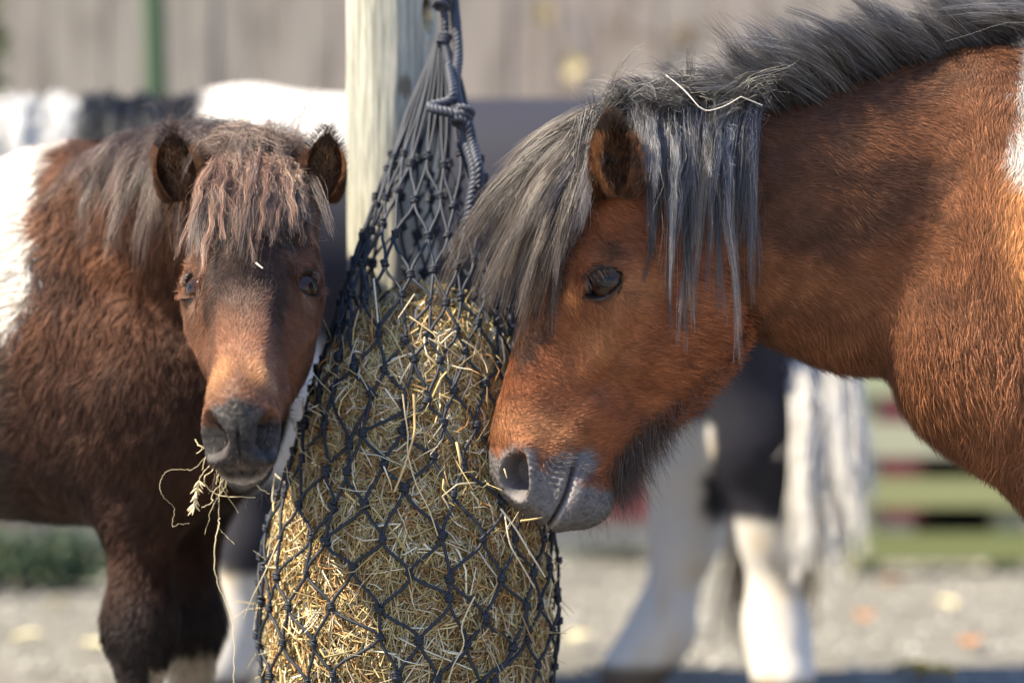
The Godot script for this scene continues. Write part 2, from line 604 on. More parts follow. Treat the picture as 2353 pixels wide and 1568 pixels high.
# coat and skin colours, linear
func head_colour(h: Head, p: Vector3, n: Vector3, fur: bool) -> Color:
	var s := p.x
	var d := p.y
	var wob := nz.get_noise_3d(p.x * 0.012, p.y * 0.012, p.z * 0.012)
	var wob2 := nz.get_noise_3d(p.x * 0.05 + 40.0, p.y * 0.05, p.z * 0.05)
	var side := clampf(absf(n.z) * 1.3 - 0.1, 0.0, 1.0)
	var al := almond(s, d)
	var c: Color
	if not h.foal:
		var bay := Color(0.175, 0.064, 0.029)
		var dark := Color(0.032, 0.021, 0.017)
		var tan := Color(0.28, 0.13, 0.06)
		c = bay.lerp(Color(0.12, 0.044, 0.022), clampf(0.5 + wob * 1.2, 0, 1))
		# paler round the muzzle, the eye and on the cheek crest
		c = c.lerp(tan, 0.8 * exp(-pow((s - 705.0 - d * 0.05) / 45.0, 2.0)) * sstep(-90.0, 20.0, d))
		c = c.lerp(tan, 0.55 * gauss2(s - 330.0, d + 45.0, 60.0) * side)
		c = c.lerp(Color(0.42, 0.19, 0.075), 0.8 * gauss2(s - 392.0, d - 78.0, 20.0))
		c = c.lerp(Color(0.30, 0.14, 0.06), 0.5 * gauss2(s - 470.0, d + 20.0, 60.0))
		# dark hair: bridge of the nose, under the jaw; darker patch over the eye
		c = c.lerp(dark, 0.8 * sstep(0.15, 0.6, wob * 0.6 + 1.1 * exp(-pow((s - 430.0) / 150.0, 2.0)) * sstep(70.0, 140.0, d)))
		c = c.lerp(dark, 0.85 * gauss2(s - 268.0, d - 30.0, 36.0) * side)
		c = c.lerp(dark, 0.7 * sstep(0.0, 1.0, (-d - 138.0 - maxf(0.0, 600.0 - s) * 0.55) / 50.0) * sstep(540.0, 640.0, s) * (1.0 - sstep(715.0, 745.0, s)) * sstep(-0.25, 0.1, wob2 + 0.2))
		# grey muzzle
		var mz := sstep(770.0, 800.0, s + wob * 20.0 + d * -0.02)
		var md := (Vector2(s, d) - Vector2(745, -45)).length()
		mz = maxf(mz, sstep(75.0, 40.0, md + wob * 12.0))
		mz = maxf(mz, sstep(1.9, 1.4, nostril_q(s, d)) * side)
		mz *= sstep(740.0, 765.0, s + maxf(0.0, -d) * 0.6)
		var grey := Color(0.13, 0.122, 0.122).lerp(Color(0.088, 0.081, 0.081), clampf(0.5 + wob2 * 0.7, 0, 1))
		grey = grey.lerp(Color(0.16, 0.125, 0.10), 0.5 * sstep(868.0, 900.0, s))
		c = c.lerp(grey, mz)
		# white edge of the lower lip
		if s > 780.0:
			c = c.lerp(Color(0.42, 0.38, 0.34), 0.45 * exp(-pow(d - mouth_y(s) + 9.0, 2.0) / 12.0))
	else:
		var brown := Color(0.12, 0.053, 0.028)
		var dark := Color(0.030, 0.021, 0.018)
		var rust := Color(0.17, 0.078, 0.044)
		c = brown.lerp(Color(0.10, 0.045, 0.026), clampf(0.5 + wob * 1.2, 0, 1))
		c = c.lerp(rust, 0.85 * side * gauss2(s - 520.0, (d + 20.0) * 0.5, 220.0))
		c = c.lerp(dark, 0.9 * sstep(130.0, 70.0, absf(p.z) + wob * 50.0) * sstep(690.0, 480.0, s + wob * 60.0) * sstep(20.0, 80.0, d))
		c = c.lerp(rust, 0.75 * exp(-pow((s - 690.0) / 70.0, 2.0)) * sstep(20.0, 70.0, d))
		c = c.lerp(Color(0.42, 0.22, 0.10), 0.6 * gauss2(s - 735.0, absf(p.z) - 52.0, 38.0) * sstep(30.0, 70.0, d))
		c = c.lerp(Color(0.22, 0.15, 0.11), 0.6 * gauss2(s - 395.0, d - 30.0, 30.0) * side)
		var mz := sstep(798.0, 826.0, s + wob * 16.0)
		c = c.lerp(Color(0.014, 0.013, 0.013).lerp(Color(0.030, 0.027, 0.026), clampf(0.5 + wob2 * 1.3, 0, 1)), mz)
		# pale lips and nostril edge
		c = c.lerp(Color(0.40, 0.34, 0.28), 0.8 * exp(-pow((d - mouth_y(s) - 14.0) / 15.0, 2.0)) * sstep(790.0, 820.0, s))
		c = c.lerp(Color(0.34, 0.24, 0.19), 0.8 * exp(-pow((nostril_q(s, d) - 1.5) / 0.16, 2.0)) * side * sstep(20.0, -30.0, d - NOSTRIL.y))
	# nostril lining, lids
	c = c.lerp(Color(0.06, 0.05, 0.05), sstep(1.12, 0.85, nostril_q(s, d)) * side)
	if side > 0.1:
		var lid := sstep(1.62, 1.3, al)
		c = c.lerp(Color(0.03, 0.024, 0.02), lid * 0.9)
		if al < 1.0:
			c = Color(0.012, 0.01, 0.009)
	if s > 735.0:
		c = c.lerp(Color(0.02, 0.016, 0.015), 0.9 * exp(-pow((d - mouth_y(s)) / 3.5, 2.0)))
	var k := ((1.6 if h.foal else 1.95) if fur else 1.2) * (0.9 + 0.35 * wob2)
	if s > 760.0: k = 1.05 + 0.35 * wob2
	return Color(c.r * k, c.g * k, c.b * k)

func head_flow(h: Head, p: Vector3, n: Vector3) -> Vector3:     # which way the hair lies
	var f: Vector3
	var s := p.x
	var d := p.y
	var whorl := Vector3(300, 0, 0)
	if n.y > 0.55 and absf(p.z) < 110.0:
		f = Vector3(s - 300.0, 0.0, p.z * 1.6)        # spreads from the whorl between the eyes
		if s > 480.0:
			f = Vector3(-1.0, 0, p.z * 0.012)         # up the nose and outwards
			if not h.foal: f.x = 0.2
	else:
		f = Vector3(0.15, -1.0, 0.0)
		if d < -60.0:
			f = Vector3(-0.25, -1.0, 0)
		if s > 600.0:
			f = Vector3(-0.5, -0.8, 0)
	var q := Vector2(s, d) - EYE
	if q.length() < 110.0:
		var w := 1.0 - q.length() / 110.0
		f = f.normalized() + Vector3(q.x, q.y, 0).normalized() * w * 1.5
	f += Vector3(nz.get_noise_3d(p.x * 0.02, p.y * 0.02, 7.0), nz.get_noise_3d(p.x * 0.02, p.y * 0.02, 31.0), nz.get_noise_3d(p.x * 0.02, p.y * 0.02, 77.0)) * 0.5 * f.length()
	f -= n * f.dot(n)
	return f.normalized()

# eyeball set in the socket; a glossy dark ball, its iris and the horizontal pupil
func make_eye(h: Head, sgn: float, parent: Node) -> void:
	# the ring of lid points gives the seat of the ball
	var cen := Vector3.ZERO
	var nsum := Vector3.ZERO
	var cnt := 0
	for a in h.nr * h.nc:
		var p := h.pos[a]
		if p.z * sgn < 0.0 or Vector2(p.x - EYE.x, p.y - EYE.y).length() > 75.0:
			continue
		var al := almond(p.x, p.y)
		if al > 1.0 and al < 1.25:
			cen += p
			cnt += 1
	cen /= maxi(cnt, 1)
	for a in h.nr * h.nc:
		var p := h.pos[a]
		if p.z * sgn > 0.0 and Vector2(p.x - EYE.x, p.y - EYE.y).length() < 120.0 and almond(p.x, p.y) > 1.3:
			nsum += h.nor[a]
	var look := nsum.normalized()
	var R := 50.0
	var zr := absf(cen.z)
	var centre := cen - look * (R - 5.0)
	var up := Vector3(-0.667, 0.745, 0)
	up = (up - look * up.dot(look)).normalized()
	var sx := up.cross(look).normalized()
	var mb := MB.new()
	var nr := 40
	var nc := 56
	var pos := PackedVector3Array()
	var nor := PackedVector3Array()
	var col := PackedColorArray()
	for r in nr:
		var th := PI * 0.62 * r / (nr - 1)
		for c in nc:
			var ph := TAU * c / nc
			var dir := look * cos(th) + (sx * cos(ph) + up * sin(ph)) * sin(th)
			var rr := R * (1.0 + 0.05 * exp(-th * th / 0.25))
			pos.append(h.xf * (centre + dir * rr))
			nor.append((h.xf.basis * dir).normalized())
			var x := cos(ph) * sin(th)
			var y := sin(ph) * sin(th)
			var pup := sqrt(pow(x / 0.42, 2.0) + pow(y / 0.2, 2.0))
			var iris := sin(th) / 0.80
			var cc := Color(0.035, 0.018, 0.010)
			cc = cc.lerp(Color(0.004, 0.004, 0.006), sstep(1.15, 0.85, pup))
			cc = cc.lerp(Color(0.010, 0.008, 0.008), sstep(0.85, 1.0, iris))
			if iris > 1.12:
				cc = cc.lerp(Color(0.16, 0.14, 0.13) if h.foal and sin(ph) < -0.3 else Color(0.03, 0.022, 0.018), sstep(1.12, 1.2, iris))
			col.append(cc)
	add_grid(mb, pos, nor, col, nr, nc, true)
	var m := mat(Color.WHITE, 0.04, 0.38, true)
	var e := put("eye", mb.mesh(), m, parent)
	tag(e, "glossy dark brown eye", "")
	# lashes along the upper lid
	var lm := MB.new()
	var rng := rng_of(77 + int(sgn))
	var basis_up := Vector3(-EYE_DIR.y, EYE_DIR.x, 0)
	var along := Vector3(EYE_DIR.x, EYE_DIR.y, 0)
	for k in (36 if h.foal else 70):
		var x := rng.randf_range(-0.78, 0.72)
		var y := pow(1.0 - x * x, 0.62) * 29.0 + 2.0
		var root := Vector3(EYE.x, EYE.y, 0) + along * x * 50.0 + basis_up * y
		root.z = sgn * (zr + 2.0)
		var tip := root + Vector3(0, 0, sgn) * rng.randf_range(8, 16) - basis_up * rng.randf_range(10, 30) + along * (x * 8.0 + rng.randf_range(-4, 4))
		var midp := (root + tip) * 0.5 + Vector3(0, 0, sgn) * 7.0 + basis_up * 2.0
		tube(lm, PackedVector3Array([h.xf * root, h.xf * midp, h.xf * tip]), 0.00022, 0.00008, Color(0.09, 0.06, 0.045), Color(0.16, 0.12, 0.09), 3)
	var l := put("eyelashes", lm.mesh(), hair_mat(), e)
	tag(l, "", "", "", "stuff")

# an ear: a cupped leaf with thickness. base and axes in world metres
func make_ear(mb: MB, base: Vector3, up: Vector3, face: Vector3, height: float, width: float, outer: Color, inner: Color, rim: Color) -> void:
	up = up.normalized()
	face = (face - up * face.dot(up)).normalized()
	var sx := up.cross(face).normalized()
	var nv := 36
	var nu := 30
	for layer in 2:
		var pos := PackedVector3Array()
		var col := PackedColorArray()
		for r in nv:
			var v := float(r) / (nv - 1)
			var w := width * 0.5 * pow(sin(PI * pow(0.13 + 0.87 * v, 0.85)), 0.6) if v < 0.999 else 0.0005
			w = maxf(w, 0.0006)
			var wrap := lerpf(2.5, 1.25, v)              # how far the edges curl to the front
			for c in nu:
				var u := -1.0 + 2.0 * c / (nu - 1)
				var an := u * wrap
				var rr := w / maxf(sin(minf(wrap, PI * 0.5)), 0.3)
				var thick := 0.0028 * (1.0 - absf(u) * 0.7) * (1.0 - 0.5 * v)
				var rad := rr + (thick if layer == 0 else -thick)
				var lean := 0.16 * height * v * v
				var p := base + up * (height * v) + sx * (sin(an) * rad) + face * (-cos(an) * rad + rr * 0.5 + lean * 0.6)
				pos.append(p)
				var e := sstep(0.72, 1.0, absf(u))
				var cc := outer if layer == 0 else inner.lerp(rim, e)
				cc = cc.lerp(rim, sstep(0.8, 1.0, v) * 0.8)
				col.append(cc)
		var nor := grid_normals(pos, nv, nu, false)
		var cen := base + up * height * 0.4 + face * (width * 0.25)
		var flip := 0.0
		for a in pos.size():
			flip += nor[a].dot(pos[a] - cen)
		var sg := 1.0 if (flip > 0.0) == (layer == 0) else -1.0
		for a in nor.size():
			nor[a] *= sg
		add_grid(mb, pos, nor, col, nv, nu, false)

# ---------------------------------------------------------------- hair
var _hair: StandardMaterial3D
func hair_mat() -> StandardMaterial3D:
	if _hair == null:
		_hair = mat(Color.WHITE, 0.36, 0.5, true)
		_hair.backlight_enabled = true
		_hair.backlight = Color(0.35, 0.35, 0.35)
	return _hair

# Long hair: locks run along Bezier curves whose four control rows are given as lists of points from one end of the root line to the other.
func sheet(mb: MB, rows: Array, locks: int, per: int, o: Dictionary, sd: int) -> void:
	var rng := rng_of(sd)
	var spread: float = o.get("spread", 0.006)
	var frizz: float = o.get("frizz", 0.002)
	var jit: float = o.get("jit", 0.01)
	var r0: float = o.get("r", 0.00026)
	var segs: int = o.get("segs", 8)
	var ca: Color = o.get("a", Color(0.05, 0.045, 0.045))
	var cb: Color = o.get("b", Color(0.09, 0.08, 0.075))
	var tipc: Color = o.get("tip", Color(1, 1, 1))
	var waves: float = o.get("waves", 2.0)
	var lenj: float = o.get("len", 0.25)
	var clump: float = o.get("clump", 0.4)
	var fly: float = o.get("fly", 0.04)
	var flat: bool = o.get("flat", false)
	var pts := PackedVector3Array()
	pts.resize(segs + 1)
	for l in locks:
		var u := (l + rng.randf()) / locks
		var A := curve(rows[0], u) + Vector3(rng.randfn(), rng.randfn(), rng.randfn()) * jit * 0.5
		var jv := Vector3(rng.randfn(), rng.randfn(), rng.randfn())
		var B := curve(rows[1], u) + jv * jit * 0.7
		var jv2 := jv * 0.6 + Vector3(rng.randfn(), rng.randfn(), rng.randfn()) * 0.7
		var C := curve(rows[2], u) + jv2 * jit
		var D := curve(rows[3], clampf(u + rng.randfn() * 0.03, 0, 1)) + jv2 * jit * 1.5 + Vector3(rng.randfn(), rng.randfn(), rng.randfn()) * jit
		var lc := ca.lerp(cb, rng.randf())
		var ll := 1.0 - rng.randf() * lenj
		var ph := rng.randf() * TAU
		var ph2 := rng.randf() * TAU
		var wv := waves * rng.randf_range(0.7, 1.3)
		var lamp := frizz * rng.randf_range(0.5, 1.5)
		var w1 := Vector3(rng.randfn(), rng.randfn() * 0.4, rng.randfn()).normalized()
		var w2 := Vector3(rng.randfn(), rng.randfn() * 0.4, rng.randfn()).normalized()
		var lsp := spread * rng.randf_range(0.6, 1.3)
		for k in int(per * 1.9):
			var off := Vector3(rng.randfn(), rng.randfn(), rng.randfn()) * lsp * 0.6
			var flyaway := rng.randf() < fly
			var fl := ll * (1.0 - 0.5 * pow(rng.randf(), 1.6))
			var am := lamp * rng.randf_range(0.6, 1.4) * (3.0 if flyaway else 1.0)
			var p1 := ph + rng.randfn() * (2.5 if flyaway else 0.5)
			var p2 := ph2 + rng.randfn() * 0.5
			var tipoff := Vector3(rng.randfn(), rng.randfn(), rng.randfn()) * (0.012 if flyaway else lsp * 0.35)
			for s in segs + 1:
				var t := fl * s / segs
				var it := 1.0 - t
				var p := A * (it * it * it) + B * (3.0 * it * it * t) + C * (3.0 * it * t * t) + D * (t * t * t)
				var e := lerpf(1.0, clump, t)
				var g := sstep(0.0, 0.25, t)
				p += off * e + tipoff * t * t + w1 * (am * g * sin(t * wv * TAU + p1)) + w2 * (am * 0.7 * g * sin(t * wv * 1.7 * TAU + p2))
				pts[s] = p
			var cc := lc * (rng.randf_range(1.6, 3.0) if rng.randf() < 0.12 else rng.randf_range(0.45, 1.15))
			if flat: cc = lc * rng.randf_range(0.85, 1.1)
			cc.a = 1.0
			var rr := r0 * rng.randf_range(0.7, 1.3)
			ribbon(mb, pts, rr, rr * 0.22, cc, Color(cc.r * tipc.r, cc.g * tipc.g, cc.b * tipc.b), rng.randf() * PI)

class Fur:
	var xf: Array[Transform3D] = []
	var col := PackedColorArray()

func tuft_mesh(sd: int, hairs: int, foot: float, lift: float, wid: float) -> ArrayMesh:
	var rng := rng_of(sd)
	var mb := MB.new()
	for k in hairs:
		var b := Vector3(rng.randf_range(-foot, foot), 0, rng.randf_range(-foot, foot))
		var L := rng.randf_range(0.65, 1.15)
		var yaw := rng.randfn() * 0.16
		var li := lift * rng.randf_range(0.5, 1.6)
		var dir := Vector3(cos(yaw), 0, sin(yaw))
		var side := Vector3(-sin(yaw), 0, cos(yaw))
		var tint := rng.randf_range(0.6, 1.45)
		var c0 := Color(tint * 0.85, tint * 0.85, tint * 0.85)
		var c1 := Color(tint * 1.1, tint * 1.1, tint * 1.1)
		var w := wid * rng.randf_range(0.7, 1.3)
		var p0 := b - Vector3(0, 0.06, 0)
		var p1 := b + dir * (L * 0.5) + Vector3(0, li * L * 0.75, 0)
		var p2 := b + dir * L + Vector3(0, li * L * 0.95, 0) + side * rng.randfn() * 0.06
		var tilt := rng.randfn() * 0.45
		var up := Vector3(0.25 * rng.randfn(), 1, tilt).normalized()
		var n0 := (up - dir * 0.15).normalized()
		var n2 := (up + dir * 0.35).normalized()
		# the blade lies across the hair
		var a := mb.add(p0 - side * w, n0, c0)
		var a2 := mb.add(p0 + side * w, n0, c0)
		var d := mb.add(p1 - side * w * 0.8, up, c1)
		var d2 := mb.add(p1 + side * w * 0.8, up, c1)
		var e := mb.add(p2, n2, c1)
		mb.tri(a, a2, d); mb.tri(a2, d2, d); mb.tri(d, d2, e)
	return mb.mesh()

func plant(f: Fur, p: Vector3, n: Vector3, flow: Vector3, L: float, c: Color, rng: RandomNumberGenerator, wide := 1.0) -> void:
	var x := (flow + Vector3(rng.randfn(), rng.randfn(), rng.randfn()) * 0.16)
	x = (x - n * x.dot(n)).normalized()
	var z := x.cross(n)
	var s := L * rng.randf_range(0.75, 1.25)
	f.xf.append(Transform3D(Basis(x * s, n * s, z * (s * wide)), p))
	f.col.append(c)

func fur_node(f: Fur, called: String, m: Mesh, parent: Node) -> void:
	var mm := MultiMesh.new()
	mm.transform_format = MultiMesh.TRANSFORM_3D
	mm.use_colors = true
	mm.mesh = m
	mm.instance_count = f.xf.size()
	for k in f.xf.size():
		mm.set_instance_transform(k, f.xf[k])
		mm.set_instance_color(k, f.col[k])
	var o := MultiMeshInstance3D.new()
	o.name = called
	o.multimesh = mm
	var hm := mat(Color.WHITE, 0.62, 0.28, true)
	hm.backlight_enabled = true
	hm.backlight = Color(0.3, 0.3, 0.3)
	o.material_override = hm
	parent.add_child(o, true)
	tag(o, "", "", "", "stuff")

func head_fur(h: Head, f: Fur, density: float, sd: int) -> void:
	var rng := rng_of(sd)
	for r in range(0, h.nr - 1):
		for c in h.nc:
			var a := r * h.nc + c
			var b := r * h.nc + (c + 1) % h.nc
			var p := h.pos[a]
			var area := ((h.xf.basis * (h.pos[a + h.nc] - p)).cross(h.xf.basis * (h.pos[b] - p))).length()
			var want := area * density
			var cnt := int(want)
			if rng.randf() < want - cnt:
				cnt += 1
			if cnt == 0:
				continue
			var s := p.x
			var d := p.y
			var n := h.nor[a]
			var side := absf(n.z)
			if side > 0.2 and (almond(s, d) < 1.38 or nostril_q(s, d) < 1.15):
				continue
			var L := 0.0085
			if s < 240.0: L = 0.013
			var mz := sstep(730.0, 790.0, s)
			L = lerpf(L, 0.0035, mz)
			if s > 715.0 and absf(d - mouth_y(s)) < 13.0:
				continue
			if mz > 0.5 and rng.randf() < (0.6 if not h.foal else 0.4):
				continue
			# longer under the jaw
			L += 0.016 * sstep(-120.0, -230.0, d + maxf(0.0, s - 500.0) * 0.28) * (1.0 - sstep(700.0, 740.0, s))
			if side > 0.2:
				L *= lerpf(0.5, 1.0, sstep(1.2, 2.4, almond(s, d)))
			var fl := head_flow(h, p, n)
			var col := head_colour(h, p, n, true)
			var cl := 1.0 + 0.45 * nz.get_noise_3d(p.x * 0.09, p.y * 0.09, p.z * 0.09)
			for k in cnt:
				var q := p + (h.pos[a + h.nc] - p) * rng.randf() + (h.pos[b] - p) * rng.randf()
				var t := cl * rng.randf_range(0.72, 1.3)
				var tc := col.lerp(Color(0.24, 0.19, 0.16), 0.45) if h.foal and s < 760.0 and rng.randf() < 0.12 else col
				plant(f, h.xf * q, (h.xf.basis * n).normalized(), (h.xf.basis * fl).normalized(), L, Color(tc.r * t, tc.g * t, tc.b * t), rng)

func body_fur(mb: MB, from: int, to: int, f: Fur, density: float, look: Callable, sd: int) -> void:
	var rng := rng_of(sd)
	for k in range(from, to, 3):
		var a := mb.i[k]
		var b := mb.i[k + 1]
		var c := mb.i[k + 2]
		var pa := mb.v[a]
		if absf(pa.x) > 0.8 or pa.y < 0.05 or mb.n[a].z < -0.45:
			continue
		var area := (mb.v[b] - pa).cross(mb.v[c] - pa).length() * 0.5
		var want := area * density
		var cnt := int(want)
		if rng.randf() < want - cnt:
			cnt += 1
		for q in cnt:
			var u := rng.randf()
			var w := rng.randf()
			if u + w > 1.0:
				u = 1.0 - u
				w = 1.0 - w
			var p := pa + (mb.v[b] - pa) * u + (mb.v[c] - pa) * w
			var n := (mb.n[a] * (1.0 - u - w) + mb.n[b] * u + mb.n[c] * w).normalized()
			var g: Array = look.call(p, n, rng)      # [colour, flow, length]
			if g[2] > 0.0:
				var fl: Vector3 = g[1]
				fl = (fl - n * fl.dot(n)).normalized()
				plant(f, p, n, fl, g[2], g[0], rng)

# ---------------------------------------------------------------- the bay pony, seen from the side
func bay_coat(p: Vector3, n: Vector3) -> Color:
	var w := nz.get_noise_3d(p.x * 9.0, p.y * 9.0, p.z * 9.0)
	var w2 := nz.get_noise_3d(p.x * 45.0, p.y * 45.0, p.z * 45.0 + 9.0)
	var c := Color(0.18, 0.074, 0.034).lerp(Color(0.125, 0.052, 0.026), clampf(0.5 + w * 1.3, 0, 1))
	# dark hair along the crest; neck streaks mix dark coat with painted mane shade
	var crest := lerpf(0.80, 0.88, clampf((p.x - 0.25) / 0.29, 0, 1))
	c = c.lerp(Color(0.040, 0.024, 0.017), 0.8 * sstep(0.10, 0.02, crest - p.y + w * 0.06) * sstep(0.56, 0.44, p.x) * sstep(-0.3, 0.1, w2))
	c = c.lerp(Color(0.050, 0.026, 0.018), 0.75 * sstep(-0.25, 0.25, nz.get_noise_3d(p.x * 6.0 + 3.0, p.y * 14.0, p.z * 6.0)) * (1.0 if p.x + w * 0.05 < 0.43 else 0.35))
	# a white patch with a tan one under it
	var e := p.x - 0.508 - w * 0.012 - 0.16 * absf(p.y - 0.755)
	c = c.lerp(Color(0.42, 0.19, 0.075), sstep(-0.03, 0.01, p.x - 0.50 + w * 0.02 - 0.2 * absf(p.y - 0.68)) * sstep(0.11, 0.07, absf(p.y - 0.67)))
	c = c.lerp(Color(0.72, 0.69, 0.64), sstep(-0.004, 0.006, e) * sstep(0.095, 0.08, absf(p.y - 0.805) + w2 * 0.02))
	c = c.lerp(Color(0.03, 0.02, 0.016), sstep(0.26, 0.18, p.y))
	var k := 1.65 * (0.95 + 0.5 * w2)
	if c.r > 0.55: k = 1.0 + 0.1 * w2
	return Color(c.r * k, c.g * k, c.b * k)

func bay_look(p: Vector3, n: Vector3, rng: RandomNumberGenerator) -> Array:
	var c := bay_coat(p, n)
	var cl := 1.0 + 0.5 * nz.get_noise_3d(p.x * 90.0, p.y * 90.0, p.z * 90.0)
	var k := cl * rng.randf_range(0.7, 1.3)
	var down := sstep(0.68, 0.50, p.y)
	var fl := Vector3(0.95, -0.28, 0).lerp(Vector3(0.45, -0.9, 0), down)
	fl = fl.lerp(Vector3(0.12, -1.0, 0), sstep(0.40, 0.50, p.x))
	fl += Vector3(nz.get_noise_3d(p.x * 14.0, p.y * 14.0, 3.0), nz.get_noise_3d(p.x * 14.0, p.y * 14.0, 50.0), 0) * 0.8
	var L := 0.014 + 0.010 * sstep(0.62, 0.50, p.y)
	if p.x < 0.22 and p.y < 0.62:
		L = 0.02
	return [Color(c.r * k, c.g * k, c.b * k), fl, L]

func ear_look(p: Vector3, n: Vector3, rng: RandomNumberGenerator) -> Array:
	var c := Color(0.15, 0.065, 0.03).lerp(Color(0.03, 0.02, 0.015), clampf(0.45 + nz.get_noise_3d(p.x * 60.0, p.y * 60.0, p.z * 60.0), 0, 1)) * rng.randf_range(0.6, 1.4)
	return [c, Vector3(rng.randfn() * 0.3, 1.0, 0.2), 0.007]

func leg_bones(b: Array, x: float, z: float, top: float, fore: bool, s: float) -> void:
	var Z := Vector3(0, 0, 1)
	var dir := 1.0 if fore else -1.0
	var knee := 0.27 * s
	b.append([Vector3(x, top, z), Vector3(x + (0.0 if fore else 0.03), knee, z), 0.075 * s, 0.042 * s, Z, 1.15])
	b.append([Vector3(x + (0.0 if fore else 0.03), knee + 0.01, z), Vector3(x, 0.10 * s, z), 0.038 * s, 0.029 * s, Z, 1.0])
	b.append([Vector3(x, 0.10 * s, z), Vector3(x - 0.035 * s, 0.045 * s, z), 0.032 * s, 0.035 * s, Z, 1.0])
	b.append([Vector3(x - 0.035 * s, 0.045 * s, z), Vector3(x - 0.05 * s, 0.03, z), 0.04 * s, 0.05 * s, Z, 1.0])

